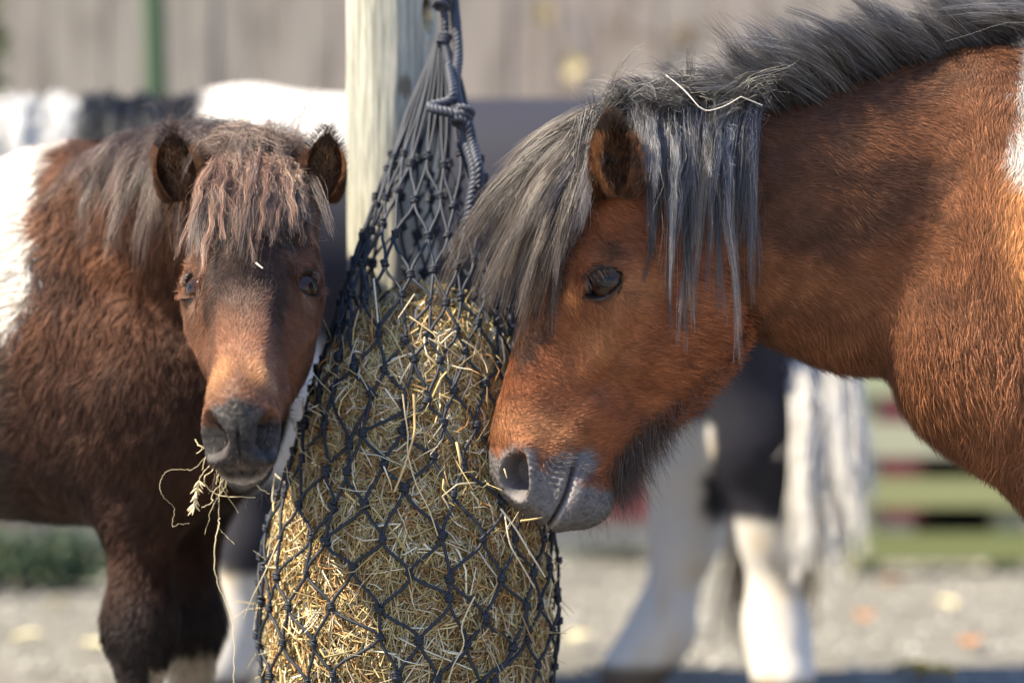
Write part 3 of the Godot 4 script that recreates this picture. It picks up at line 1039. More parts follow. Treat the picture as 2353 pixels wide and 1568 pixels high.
func bay_pony() -> void:
	var t := thing("pony", "chestnut brown pony in profile with long grey-black mane, nose at the hay net", "pony")
	var mb := MB.new()
	var d0 := 2.52
	var u := d0 / F
	var X := Vector3(-0.3287, -0.9444, 0.0)
	var Y := Vector3(-0.9444, 0.3287, 0.0)
	var Z := Vector3(0, 0, 1)
	var yaw := Basis(Vector3.UP, deg_to_rad(4.0))
	var xf := Transform3D(yaw * Basis(X * u, Y * u, Z * u), W(1500, 330, d0))
	var h := make_head(mb, xf, false, 250, 300)
	var head_end := mb.i.size()
	var b := []
	b.append([W(1560, 430, 2.53), W(1740, 480, 2.54), 0.088, 0.108, Z, 1.55])
	b.append([W(1740, 490, 2.54), W(1930, 500, 2.55), 0.108, 0.142, Z, 1.7])
	b.append([W(1930, 495, 2.55), W(2200, 500, 2.56), 0.140, 0.185, Z, 1.85])
	b.append([W(1690, 610, 2.54), W(1960, 690, 2.55), 0.05, 0.06, Z, 0.95])            # windpipe edge
	for s in [-1, 1]:
		b.append([W(2330, 330, 2.57 - 0.055 * s), W(2280, 800, 2.57 - 0.075 * s), 0.085, 0.105, Z, 1.35])   # shoulder blade
		b.append([W(2310, 850, 2.57 - 0.07 * s), W(2540, 1060, 2.57 - 0.08 * s), 0.085, 0.09, Z, 1.2])     # point of shoulder, arm
	b.append([W(2500, 600, 2.57), W(2600, 640, 2.57), 0.22, 0.235, Z, 1.5])
	b.append([W(2560, 600, 2.57), W(3350, 620, 2.57), 0.225, 0.235, Z, 1.15])
	b.append([W(3400, 520, 2.57), W(3560, 600, 2.57), 0.20, 0.17, Z, 1.1])
	for s in [-1, 1]:
		leg_bones(b, W(2580, 0, 2.57).x, -2.57 + 0.095 * s, 0.42, true, 1.0)
		leg_bones(b, W(3540, 0, 2.57).x, -2.57 + 0.10 * s, 0.48, false, 1.05)
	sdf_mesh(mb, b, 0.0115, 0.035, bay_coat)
	var body_end := mb.i.size()
	# ear: the near one turned to the side, the far one behind the mane
	make_ear(mb, W(1425, 455, 2.435), Vector3(-0.10, 1.0, 0.22), Vector3(-0.35, -0.05, 1.0), 0.086, 0.046, Color(0.16, 0.06, 0.025), Color(0.11, 0.048, 0.022), Color(0.11, 0.048, 0.022))
	make_ear(mb, W(1440, 440, 2.60), Vector3(-0.05, 1.0, -0.25), Vector3(-0.5, 0, -0.8), 0.08, 0.046, Color(0.16, 0.06, 0.025), Color(0.11, 0.048, 0.022), Color(0.11, 0.048, 0.022))
	var skin := mat(Color.WHITE, 0.62, 0.45, true)
	put("body", mb.mesh(), skin, t)
	make_eye(h, 1.0, t)
	make_eye(h, -1.0, t)
	var f := Fur.new()
	head_fur(h, f, 230000.0, 5)
	fur_node(f, "face_coat", tuft_mesh(3, 12, 0.55, 0.20, 0.020), t)
	var g := Fur.new()
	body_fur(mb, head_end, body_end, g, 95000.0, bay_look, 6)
	fur_node(g, "body_coat", tuft_mesh(4, 12, 0.6, 0.24, 0.014), t)
	var ef := Fur.new()
	body_fur(mb, body_end, mb.i.size(), ef, 500000.0, ear_look, 8)
	fur_node(ef, "ear_coat", tuft_mesh(5, 10, 0.5, 0.35, 0.022), t)
	# fuzz on the ear, beard under the jaw
	var eb := MB.new()
	var rng := rng_of(41)
	for k in 2600:
		var sgn := -1.0 if rng.randf() < 0.6 else 1.0
		if rng.randf() < 0.12: sgn *= rng.randf()
		var v := rng.randf()
		var root := W(1425, 455, 2.431) + Vector3(-0.10, 1.0, 0.22).normalized() * (0.084 * v) + Vector3(sgn * 0.021 * sin(PI * (0.15 + 0.85 * v)) + rng.randfn() * 0.003, 0, 0.012 + rng.randfn() * 0.005)
		var dir := Vector3(sgn * 0.5 + rng.randfn() * 0.3, 0.9, 0.4 + rng.randfn() * 0.3).normalized()
		var L := rng.randf_range(0.004, 0.010)
		var cc := (Color(0.30, 0.13, 0.05) if absf(sgn) > 0.99 else Color(0.07, 0.035, 0.02)) * rng.randf_range(0.5, 1.3) if v < 0.75 else Color(0.04, 0.025, 0.018)
		tube(eb, PackedVector3Array([root, root + dir * L * 0.6, root + dir * L]), 0.0002, 0.00006, cc, cc, 3)
	tag(put("ear_hair", eb.mesh(), hair_mat(), t), "", "", "", "stuff")
	var bd := MB.new()
	for k in 4400:
		var q := rng.randf()
		var s := lerpf(360.0, 735.0, pow(q, 0.7))
		var V := lerpf(-312.0, -172.0, sstep(380.0, 735.0, s))
		var root := xf * Vector3(s, V + 14.0 + rng.randfn() * 12.0, rng.randfn() * 38.0)
		var L := rng.randf_range(0.006, 0.044) * (0.6 + 0.9 * sstep(450.0, 690.0, s))
		var dir := Vector3(0.12 + rng.randfn() * 0.16, -1.0, rng.randfn() * 0.14).lerp(Vector3(0.75, -0.75, 0), sstep(560.0, 380.0, s)).normalized()
		var cc := Color(0.035, 0.022, 0.016).lerp(Color(0.13, 0.055, 0.025), sstep(600.0, 430.0, s + rng.randfn() * 50.0)) * rng.randf_range(0.7, 1.5)
		tube(bd, PackedVector3Array([root, root + dir * L * 0.5 + Vector3(rng.randfn() * 0.001, 0, 0), root + dir * L + Vector3(0.004 + rng.randfn() * 0.003, 0, rng.randfn() * 0.003)]), 0.00022, 0.00006, cc, cc * 1.2, 3)
	tag(put("beard", bd.mesh(), hair_mat(), t), "", "", "", "stuff")
	var wk := MB.new()
	for k in 150:
		var s := rng.randf_range(770.0, 885.0)
		var low := rng.randf() < 0.7
		var root := xf * (Vector3(s, -165.0 + rng.randfn() * 14.0 + maxf(0.0, s - 850.0) * 0.8, rng.randfn() * 30.0) if low else Vector3(880 + rng.randf() * 18.0, rng.randf_range(-30.0, 40.0), rng.randfn() * 26.0))
		var L := rng.randf_range(0.006, 0.03)
		var dir := Vector3(0.2 + rng.randfn() * 0.4, -1.0, rng.randfn() * 0.4).normalized()
		var cc := Color(0.22, 0.17, 0.11) * rng.randf_range(0.4, 1.4)
		tube(wk, PackedVector3Array([root, root + dir * L * 0.5, root + dir * L + Vector3(rng.randfn(), rng.randfn(), rng.randfn()) * 0.002]), 0.00018, 0.00007, cc, cc, 3)
	tag(put("whiskers", wk.mesh(), hair_mat(), t), "", "", "", "stuff")
	# forelock and mane
	var A := Color(0.030, 0.028, 0.029)
	var B := Color(0.085, 0.075, 0.070)
	var fm := MB.new()
	# fan that swings forward off the forehead
	sheet(fm, [
		[W(1470, 255, 2.52), W(1415, 272, 2.49), W(1372, 305, 2.465)],
		[W(1320, 255, 2.53), W(1312, 315, 2.47), W(1322, 385, 2.45)],
		[W(1145, 375, 2.54), W(1200, 450, 2.47), W(1285, 490, 2.435)],
		[W(1065, 660, 2.54), W(1135, 770, 2.48), W(1215, 690, 2.435)]], 100, 62,
		{"spread": 0.0075, "frizz": 0.0020, "jit": 0.015, "a": A, "b": Color(0.13, 0.113, 0.096), "len": 0.3, "waves": 1.6, "fly": 0.05, "tip": Color(1.2, 1.05, 0.9)}, 11)
	sheet(fm, [
		[W(1470, 250, 2.50), W(1420, 300, 2.46)],
		[W(1340, 270, 2.47), W(1380, 340, 2.43)],
		[W(1230, 420, 2.45), W(1350, 440, 2.42)],
		[W(1200, 620, 2.44), W(1325, 580, 2.43)]], 24, 50,
		{"spread": 0.006, "frizz": 0.0026, "jit": 0.009, "a": Color(0.12, 0.105, 0.105), "b": Color(0.28, 0.25, 0.245), "len": 0.3, "waves": 2.4, "fly": 0.08}, 12)
	tag(put("forelock", fm.mesh(), hair_mat(), t), "long grey-brown forelock swept forward over the forehead", "", "", "stuff")
	var mm := MB.new()
	# strands hanging beside the ear and down the cheek and neck
	sheet(mm, [
		[W(1450, 245, 2.48), W(1560, 235, 2.475), W(1640, 235, 2.48), W(1735, 245, 2.485)],
		[W(1468, 265, 2.43), W(1565, 275, 2.43), W(1645, 280, 2.435), W(1735, 300, 2.445)],
		[W(1485, 380, 2.415), W(1570, 470, 2.415), W(1640, 500, 2.42), W(1722, 480, 2.44)],
		[W(1480, 560, 2.42), W(1565, 800, 2.425), W(1640, 800, 2.435), W(1715, 760, 2.455)]], 60, 60,
		{"spread": 0.0055, "frizz": 0.0020, "jit": 0.011, "clump": 0.3, "a": A, "b": Color(0.15, 0.145, 0.155), "len": 0.5, "waves": 2.0, "fly": 0.05}, 13)
	sheet(mm, [
		[W(1480, 240, 2.49), W(1720, 235, 2.49)],
		[W(1490, 255, 2.43), W(1720, 270, 2.44)],
		[W(1480, 320, 2.40), W(1715, 420, 2.425)],
		[W(1485, 500, 2.405), W(1710, 640, 2.44)]], 15, 55,
		{"spread": 0.0045, "frizz": 0.0028, "jit": 0.007, "a": Color(0.16, 0.16, 0.17), "b": Color(0.30, 0.30, 0.31), "len": 0.45, "waves": 3.0, "fly": 0.1}, 14)
	# crest: hair combed up and forward
	sheet(mm, [
		[W(1440, 275, 2.50), W(1560, 262, 2.50), W(1720, 262, 2.505), W(1900, 215, 2.52), W(2080, 150, 2.54), W(2240, 110, 2.55), W(2460, 50, 2.56)],
		[W(1420, 235, 2.475), W(1550, 215, 2.465), W(1700, 195, 2.465), W(1860, 150, 2.48), W(2040, 95, 2.50), W(2200, 62, 2.52), W(2420, 0, 2.53)],
		[W(1400, 220, 2.46), W(1500, 190, 2.45), W(1640, 150, 2.45), W(1780, 95, 2.46), W(1970, 50, 2.49), W(2130, 25, 2.51), W(2350, -30, 2.52)],
		[W(1380, 265, 2.44), W(1460, 225, 2.435), W(1560, 150, 2.44), W(1690, 55, 2.45), W(1890, 10, 2.49), W(2050, -5, 2.51), W(2270, -60, 2.52)]], 210, 46,
		{"spread": 0.009, "frizz": 0.0018, "jit": 0.011, "a": A, "b": Color(0.12, 0.117, 0.115), "len": 0.45, "waves": 1.3, "segs": 7, "clump": 0.55, "fly": 0.10, "tip": Color(1.7, 1.65, 1.6)}, 15)
	sheet(mm, [
		[W(1440, 275, 2.56), W(1560, 262, 2.57), W(1720, 262, 2.57), W(1900, 215, 2.58), W(2080, 150, 2.60), W(2240, 110, 2.61), W(2460, 50, 2.62)],
		[W(1430, 230, 2.57), W(1560, 205, 2.60), W(1710, 190, 2.60), W(1870, 150, 2.61), W(2050, 95, 2.63), W(2210, 65, 2.64), W(2420, 10, 2.65)],
		[W(1410, 210, 2.60), W(1520, 185, 2.63), W(1660, 140, 2.62), W(1800, 100, 2.63), W(1990, 55, 2.65), W(2160, 35, 2.66), W(2370, -20, 2.67)],
		[W(1400, 270, 2.62), W(1470, 225, 2.66), W(1600, 140, 2.65), W(1710, 50, 2.65), W(1910, 15, 2.67), W(2080, 5, 2.67), W(2290, -50, 2.68)]], 100, 40,
		{"spread": 0.010, "frizz": 0.002, "jit": 0.012, "a": A, "b": Color(0.12, 0.115, 0.11), "len": 0.45, "waves": 1.3, "segs": 7, "clump": 0.6, "fly": 0.08, "tip": Color(1.7, 1.65, 1.6)}, 16)
	# loose curls at the poll
	sheet(mm, [
		[W(1380, 270, 2.47), W(1560, 240, 2.46), W(1760, 240, 2.47)],
		[W(1370, 220, 2.45), W(1550, 190, 2.44), W(1750, 200, 2.45)],
		[W(1400, 190, 2.44), W(1580, 170, 2.43), W(1780, 190, 2.44)],
		[W(1440, 230, 2.43), W(1600, 220, 2.42), W(1800, 240, 2.44)]], 34, 12,
		{"spread": 0.008, "frizz": 0.005, "jit": 0.018, "a": Color(0.10, 0.095, 0.085), "b": Color(0.22, 0.21, 0.19), "len": 0.5, "waves": 1.2, "clump": 1.2, "fly": 0.2}, 17)
	tag(put("mane", mm.mesh(), hair_mat(), t), "grey-black mane standing up along the crest and hanging over the cheek", "", "", "stuff")

# ---------------------------------------------------------------- the foal, facing the lens
func foal_coat(p: Vector3, n: Vector3) -> Color:
	var w := nz.get_noise_3d(p.x * 10.0, p.y * 10.0, p.z * 10.0)
	var w2 := nz.get_noise_3d(p.x * 50.0, p.y * 50.0, p.z * 50.0 + 5.0)
	var c := Color(0.105, 0.046, 0.025).lerp(Color(0.058, 0.028, 0.018), clampf(0.5 + w * 1.4, 0, 1))
	c = c.lerp(Color(0.030, 0.016, 0.012), 0.85 * sstep(0.60, 0.46, p.y + w * 0.05))  # lower body darker: dark coat plus shade painted into the colour
	var edge := -0.535 + 0.10 * (p.y - 0.66) + w * 0.02 + w2 * 0.014
	var inside := sstep(0.006, -0.006, p.x - edge)
	var low := 0.566 + w * 0.02 + w2 * 0.018
	c = c.lerp(Color(0.035, 0.024, 0.019), inside * 0.85 * sstep(low + 0.004, low - 0.004, p.y))  # flank under the white: dark coat, shadow mixed into its colour
	c = c.lerp(Color(0.74, 0.70, 0.63), inside * sstep(low - 0.004, low + 0.004, p.y) * sstep(0.012, 0.0, n.y - 0.965 + w2 * 0.03))
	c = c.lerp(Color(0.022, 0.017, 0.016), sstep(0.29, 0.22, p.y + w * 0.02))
	if p.x > -0.41:
		c = c.lerp(Color(0.62, 0.52, 0.38), sstep(0.185, 0.175, p.y + w2 * 0.012))
	var k := 1.6 * (0.95 + 0.5 * w2)
	if c.r > 0.55: k = 1.0 + 0.1 * w2
	return Color(c.r * k, c.g * k, c.b * k)

func foal_look(p: Vector3, n: Vector3, rng: RandomNumberGenerator) -> Array:
	var c := foal_coat(p, n)
	var cl := 1.0 + 0.65 * nz.get_noise_3d(p.x * 70.0, p.y * 55.0, p.z * 70.0)
	var k := cl * rng.randf_range(0.7, 1.3)
	var fl := Vector3(-0.45, -1.0, -0.1)
	if p.x < -0.54: fl = Vector3(-1.0, -0.55, -0.3)
	fl += Vector3(nz.get_noise_3d(p.x * 22.0, p.y * 22.0, 3.0), nz.get_noise_3d(p.x * 22.0, p.y * 22.0, 50.0), nz.get_noise_3d(p.x * 22.0, p.y * 22.0, 90.0)) * 1.3
	var L := 0.024
	L = lerpf(0.014, 0.024, sstep(0.26, 0.42, p.y))
	return [Color(c.r * k, c.g * k, c.b * k), fl, L]

func foal() -> void:
	var t := thing("pony", "small dark brown foal seen from the front, curly brown forelock, straw in its mouth", "pony")
	var mb := MB.new()
	var pitch := deg_to_rad(46.0)
	var u := 0.00043
	var X := Vector3(0.03, -cos(pitch), sin(pitch)).normalized()
	var Y := Vector3(0.0, sin(pitch), cos(pitch))
	var Z := X.cross(Y).normalized()
	Y = Z.cross(X).normalized()
	var org := Vector3((577.0 - 1176.0) / F * 2.55, 0.703, -2.62)
	var xf := Transform3D(Basis(X * u, Y * u, Z * u), org)
	var h := make_head(mb, xf, true, 230, 280)
	var head_end := mb.i.size()
	var axis := (W(-450, 760, 3.12) - W(150, 790, 2.88)).normalized()
	var LZ := Vector3.UP.cross(axis).normalized()
	var b := []
	b.append([W(-470, 760, 3.14), W(140, 800, 2.89), 0.205, 0.205, LZ, 1.12])
	b.append([W(160, 700, 2.88), W(330, 880, 2.82), 0.18, 0.165, LZ, 1.1])
	b.append([W(330, 850, 2.82), W(410, 950, 2.80), 0.14, 0.105, LZ, 1.05])
	b.append([W(310, 990, 2.77), W(322, 1130, 2.76), 0.058, 0.040, LZ, 1.0])
	b.append([W(430, 990, 2.86), W(440, 1130, 2.87), 0.052, 0.038, LZ, 1.0])
	b.append([W(230, 620, 2.87), W(430, 520, 2.76), 0.135, 0.10, Vector3(0.4, 0, 0.9).normalized(), 1.25])
	b.append([W(430, 520, 2.76), W(570, 470, 2.645), 0.10, 0.078, Vector3(0.8, 0, 0.6).normalized(), 1.2])
	b.append([W(-520, 700, 3.16), W(-600, 760, 3.2), 0.19, 0.16, LZ, 1.1])
	# fore legs
	for L in [[322.0, 2.76, 320.0], [440.0, 2.88, 437.0]]:
		b.append([W(L[0], 1130, L[1]), W(L[2], 1420, L[1]), 0.037, 0.027, LZ, 1.0])
		b.append([W(L[2], 1420, L[1]), W(L[2], 1440, L[1]), 0.030, 0.030, LZ, 1.0])
		b.append([W(L[2], 1440, L[1]), W(L[2] + 4.0, 1740, L[1]), 0.026, 0.021, LZ, 1.0])
		b.append([W(L[2] + 4.0, 1740, L[1]), W(L[2] + 14.0, 1800, L[1] - 0.02), 0.03, 0.032, LZ, 1.0])
		b.append([W(L[2] + 14.0, 1800, L[1] - 0.02), Vector3(W(L[2] + 20.0, 1850, L[1] - 0.03).x, 0.032, -L[1] + 0.03), 0.034, 0.042, LZ, 1.0])
	for L in [[-560.0, 3.08], [-540.0, 3.24]]:
		var hip := W(L[0], 800, L[1])
		b.append([hip, Vector3(hip.x - 0.02, 0.30, hip.z), 0.12, 0.05, LZ, 1.2])
		b.append([Vector3(hip.x - 0.02, 0.30, hip.z), Vector3(hip.x, 0.04, hip.z), 0.036, 0.034, LZ, 1.0])
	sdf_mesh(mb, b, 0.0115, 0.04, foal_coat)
	var body_end := mb.i.size()
	for sg in [-1.0, 1.0]:
		var base := W(577.0 - sg * 158.0, 462, 2.575)
		make_ear(mb, base, Vector3(sg * Z.x * 0.12, 1.0, 0.10), Vector3(sg * Z.x * 0.16, 0.0, 1.0), 0.070, 0.042, Color(0.15, 0.065, 0.03), Color(0.08, 0.04, 0.022), Color(0.08, 0.04, 0.022))
	put("body", mb.mesh(), mat(Color.WHITE, 0.65, 0.42, true), t)
	make_eye(h, 1.0, t)
	make_eye(h, -1.0, t)
	var f := Fur.new()
	head_fur(h, f, 230000.0, 25)
	fur_node(f, "face_coat", tuft_mesh(23, 12, 0.55, 0.22, 0.020), t)
	var g := Fur.new()
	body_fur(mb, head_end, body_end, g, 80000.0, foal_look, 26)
	fur_node(g, "body_coat", tuft_mesh(24, 12, 0.55, 0.32, 0.012), t)
	var ef := Fur.new()
	body_fur(mb, body_end, mb.i.size(), ef, 500000.0, ear_look, 28)
	fur_node(ef, "ear_coat", tuft_mesh(25, 10, 0.5, 0.38, 0.022), t)
	var rng := rng_of(141)
	var eb := MB.new()
	for sg in [-1.0, 1.0]:
		var base := W(577.0 - sg * 158.0, 462, 2.575)
		var up := Vector3(sg * Z.x * 0.12, 1.0, 0.10).normalized()
		for k in 1500:
			var v := rng.randf()
			var inner := rng.randf() < 0.45
			var e := (1.0 if rng.randf() < 0.5 else -1.0)
			var wd := 0.021 * sin(PI * (0.15 + 0.83 * v))
			var root := base + up * (0.078 * v) + Vector3((rng.randf_range(-0.7, 0.7) if inner else e) * wd, 0, (0.004 if inner else 0.014) + 0.010 * v + rng.randfn() * 0.003)
			var dir := Vector3((rng.randfn() * 0.5 if inner else e * 0.8), 0.7, 0.5 + rng.randfn() * 0.3).normalized()
			var L := rng.randf_range(0.005, 0.013)
			var cc := (Color(0.20, 0.12, 0.07) if inner else Color(0.30, 0.14, 0.06)) * rng.randf_range(0.4, 1.4)
			if v > 0.7: cc = Color(0.05, 0.03, 0.02)
			tube(eb, PackedVector3Array([root, root + dir * L * 0.6, root + dir * L + Vector3(rng.randfn(), rng.randfn(), 0) * 0.001]), 0.0002, 0.00006, cc, cc, 3)
	tag(put("ear_hair", eb.mesh(), hair_mat(), t), "", "", "", "stuff")
	var wk := MB.new()
	for k in 140:
		var root := xf * Vector3(rng.randf_range(800, 895), -105.0 + rng.randfn() * 14.0 if rng.randf() < 0.6 else rng.randf_range(-40, 40), rng.randf_range(-70, 70))
		var dir := Vector3(rng.randfn() * 0.5, -1.0, 0.5 + rng.randfn() * 0.3).normalized()
		var L := rng.randf_range(0.005, 0.02)
		tube(wk, PackedVector3Array([root, root + dir * L * 0.5, root + dir * L + Vector3(rng.randfn(), rng.randfn(), rng.randfn()) * 0.002]), 0.00016, 0.00006, Color(0.2, 0.15, 0.11), Color(0.26, 0.2, 0.15), 3)
	tag(put("whiskers", wk.mesh(), hair_mat(), t), "", "", "", "stuff")
	# forelock, laid out along the forehead in head coordinates
	var A := Color(0.030, 0.024, 0.023)
	var fm := MB.new()
	var hp := func(s: float, d: float, z: float) -> Vector3: return xf * Vector3(s, d, z * Z.x * 1.0)
	var rows := [[], [], [], []]
	var low := [Color(), Color()]
	for k in 7:
		var q := -1.0 + 2.0 * k / 6.0
		var bow := 1.0 - q * q
		rows[0].append(xf * Vector3(30, 92 + 20 * bow, Z.x * q * 95.0))
		rows[1].append(xf * Vector3(60, 178 + 34 * bow, Z.x * q * 112.0))
		rows[2].append(xf * Vector3(230, 152 + 50 * bow, Z.x * q * 140.0))
		rows[3].append(xf * Vector3([360.0, 375.0, 400.0, 415.0, 375.0, 335.0, 300.0][k], 90 + 92 * bow, Z.x * q * 150.0))
	sheet(fm, rows, 110, 60, {"spread": 0.008, "frizz": 0.0016, "jit": 0.006, "a": A, "b": Color(0.16, 0.115, 0.095), "len": 0.35, "waves": 2.2, "fly": 0.05}, 31)
	# sun-bleached wavy locks on top
	var rows2 := [[], [], [], []]
	for k in 7:
		var q := -1.0 + 2.0 * k / 6.0
		var bow := 1.0 - q * q
		rows2[0].append(xf * Vector3(20, 112 + 24 * bow, Z.x * q * 85.0))
		rows2[1].append(xf * Vector3(40, 200 + 36 * bow, Z.x * q * 105.0))
		rows2[2].append(xf * Vector3(235, 166 + 52 * bow, Z.x * q * 138.0))
		rows2[3].append(xf * Vector3([415.0, 435.0, 460.0, 470.0, 450.0, 375.0, 320.0][k], 92 + 96 * bow, Z.x * q * 128.0))
	sheet(fm, rows2, 40, 46, {"spread": 0.0040, "frizz": 0.0034, "jit": 0.007, "a": Color(0.15, 0.095, 0.075), "b": Color(0.46, 0.33, 0.26), "len": 0.4, "waves": 4.0, "segs": 16, "clump": 0.55, "fly": 0.07, "tip": Color(1.15, 0.95, 0.8)}, 32)
	# curls over the poll
	sheet(fm, [
		[W(450, 390, 2.62), W(560, 370, 2.60), W(690, 390, 2.61)],
		[W(450, 330, 2.60), W(560, 300, 2.58), W(690, 330, 2.60)],
		[W(490, 300, 2.58), W(580, 275, 2.56), W(670, 300, 2.58)],
		[W(480, 440, 2.53), W(590, 430, 2.50), W(680, 440, 2.53)]], 70, 24,
		{"spread": 0.008, "frizz": 0.005, "jit": 0.016, "a": Color(0.12, 0.09, 0.075), "b": Color(0.32, 0.235, 0.185), "len": 0.4, "waves": 2.6, "segs": 12, "clump": 0.6, "fly": 0.12}, 33)
	tag(put("forelock", fm.mesh(), hair_mat(), t), "wavy sun-bleached forelock hanging over the forehead", "", "", "stuff")
	var mm := MB.new()
	sheet(mm, [
		[W(540, 330, 2.66), W(460, 310, 2.70), W(340, 330, 2.77), W(230, 385, 2.84), W(150, 430, 2.90)],
		[W(440, 280, 2.63), W(390, 290, 2.66), W(280, 320, 2.71), W(185, 380, 2.78), W(110, 415, 2.84)],
		[W(410, 400, 2.58), W(340, 400, 2.61), W(240, 420, 2.66), W(160, 440, 2.74), W(100, 440, 2.82)],
		[W(400, 640, 2.60), W(330, 620, 2.63), W(240, 580, 2.67), W(150, 510, 2.75), W(110, 460, 2.83)]], 150, 52,
		{"spread": 0.009, "frizz": 0.0028, "jit": 0.014, "a": Color(0.06, 0.05, 0.045), "b": Color(0.20, 0.16, 0.135), "len": 0.4, "waves": 2.2, "clump": 0.6, "fly": 0.06, "tip": Color(1.2, 1.05, 0.95)}, 34)
	# flyaway hairs on top
	sheet(mm, [
		[W(360, 360, 2.74), W(520, 340, 2.66), W(670, 360, 2.62)],
		[W(350, 310, 2.72), W(510, 290, 2.64), W(670, 310, 2.61)],
		[W(370, 230, 2.70), W(520, 200, 2.63), W(690, 240, 2.60)],
		[W(380, 210, 2.68), W(540, 190, 2.62), W(720, 240, 2.60)]], 40, 5,
		{"spread": 0.012, "frizz": 0.005, "jit": 0.02, "a": Color(0.08, 0.06, 0.05), "b": Color(0.22, 0.16, 0.12), "len": 0.6, "waves": 1.2, "clump": 1.6, "fly": 0.3, "r": 0.0002}, 35)
	# far side of the neck
	sheet(mm, [
		[W(560, 330, 2.68), W(460, 310, 2.73), W(340, 330, 2.80), W(230, 385, 2.87)],
		[W(600, 290, 2.72), W(480, 280, 2.78), W(360, 310, 2.85), W(250, 370, 2.92)],
		[W(640, 380, 2.76), W(520, 380, 2.84), W(400, 400, 2.92), W(280, 430, 2.98)],
		[W(650, 520, 2.77), W(540, 500, 2.86), W(420, 500, 2.94), W(300, 500, 3.0)]], 60, 36,
		{"spread": 0.010, "frizz": 0.003, "jit": 0.012, "a": Color(0.04, 0.033, 0.03), "b": Color(0.10, 0.08, 0.07), "len": 0.4, "waves": 2.0, "segs": 7}, 36)
	tag(put("mane", mm.mesh(), hair_mat(), t), "grey-brown mane hanging down the neck", "", "", "stuff")

# ---------------------------------------------------------------- post, net, hay
const BAG := [[80, 1003, 1022], [190, 962, 1060], [270, 930, 1080], [380, 890, 1105], [500, 848, 1130], [600, 812, 1148], [690, 785, 1162], [780, 757, 1178], [880, 722, 1192], [960, 699, 1206], [1060, 667, 1228], [1140, 640, 1250], [1200, 616, 1268], [1300, 600, 1279], [1400, 595, 1281], [1500, 598, 1275], [1600, 610, 1262], [1700, 650, 1220], [1780, 740, 1140], [1830, 860, 1010]]

func bag(yp: float) -> Array:      # centre and half width
	var l := 0.0
	var r := 0.0
	for k in BAG.size() - 1:
		if yp <= BAG[k + 1][0] or k == BAG.size() - 2:
			var t: float = clampf((yp - BAG[k][0]) / float(BAG[k + 1][0] - BAG[k][0]), 0.0, 1.0)
			l = lerpf(BAG[k][1], BAG[k + 1][1], t)
			r = lerpf(BAG[k][2], BAG[k + 1][2], t)
			break
	var d := lerpf(2.705, 2.60, sstep(80.0, 900.0, yp))
	return [W((l + r) * 0.5, yp, d), (r - l) * 0.5 / F * d]

func on_bag(yp: float, phi: float, k: float) -> Vector3:
	var b := bag(yp)
	var a: float = b[1] * k
	return b[0] + Vector3(sin(phi) * a, 0, cos(phi) * a * 0.85)

func wooden_post() -> void:
	var t := thing("wooden_post", "pale weathered round wooden post behind the hay net", "post")
	var mb := MB.new()
	var nr := 260
	var nc := 150
	var p := PackedVector3Array()
	var c := PackedColorArray()
	var cx := W(900, 0, 2.80).x
	var hole := Vector2(0.93, 0.925)
	var topy := 1.35
	for r in nr:
		var y := topy * r / (nr - 1)
		if r > nr - 4: y = topy
		for k in nc:
			var a := TAU * k / nc
			var sx := sin(a)
			var cz := cos(a)
			var rad := 0.0525 + 0.0012 * nz.get_noise_3d(sx * 3.0, y * 6.0, cz * 3.0) + 0.0010 * nz.get_noise_2d(a * 9.0, y * 4.0)
			var streak := nz2.get_noise_3d(sx * 0.9 * 16.0, y * 5.5, cz * 0.9 * 16.0)
			var fine := nz.get_noise_3d(sx * 60.0, y * 26.0, cz * 60.0)
			var crack := sstep(0.42, 0.75, nz2.get_noise_3d(sx * 22.0 + 9.0, y * 4.0, cz * 22.0))
			rad -= crack * 0.0022
			var da := wrapf(a - hole.x, -PI, PI) * 0.0525
			var hq := sqrt(pow(da / 0.0085, 2.0) + pow((y - hole.y) / 0.023, 2.0))
			rad -= 0.022 * sstep(1.0, 0.75, hq)
			rad += 0.0025 * exp(-pow((hq - 1.3) / 0.25, 2.0))
			var k2 := [[2.7, 0.2], [0.35, 0.84], [5.8, 0.62]]
			var col := Color(0.40, 0.39, 0.325).lerp(Color(0.22, 0.225, 0.19), clampf(0.45 + streak * 1.3, 0, 1))
			col = col.lerp(Color(0.20, 0.21, 0.165), 0.7 * sstep(0.15, 0.5, nz.get_noise_3d(sx * 7.0, y * 7.0, cz * 7.0)))
			col = col.lerp(Color(0.10, 0.085, 0.06), crack * 0.8)
			for q in k2:
				var dk := sqrt(pow(wrapf(a - q[0], -PI, PI) * 0.0525 / 0.009, 2.0) + pow((y - q[1]) / 0.014, 2.0))
				col = col.lerp(Color(0.12, 0.09, 0.055), 0.75 * sstep(1.2, 0.6, dk + 0.4 * fine))
			if hq < 1.0:
				col = Color(0.55, 0.46, 0.27) if y < hole.y + da * 0.6 - 0.002 else Color(0.07, 0.045, 0.02)
			var kk := 1.0 + 0.3 * fine
			col = Color(col.r * kk, col.g * kk, col.b * kk)
			if r == nr - 1: rad = 0.0005
			p.append(Vector3(cx + sx * rad, y - (0.01 if r == 0 else 0.0), -2.80 + cz * rad))
			c.append(col)
	var n := grid_normals(p, nr, nc, true)
	var sg := 1.0 if n[(nr / 2) * nc].z > 0.0 else -1.0
	for k in n.size(): n[k] *= sg
	add_grid(mb, p, n, c, nr, nc, true)
	put("shaft", mb.mesh(), mat(Color.WHITE, 0.85, 0.35, true), t)

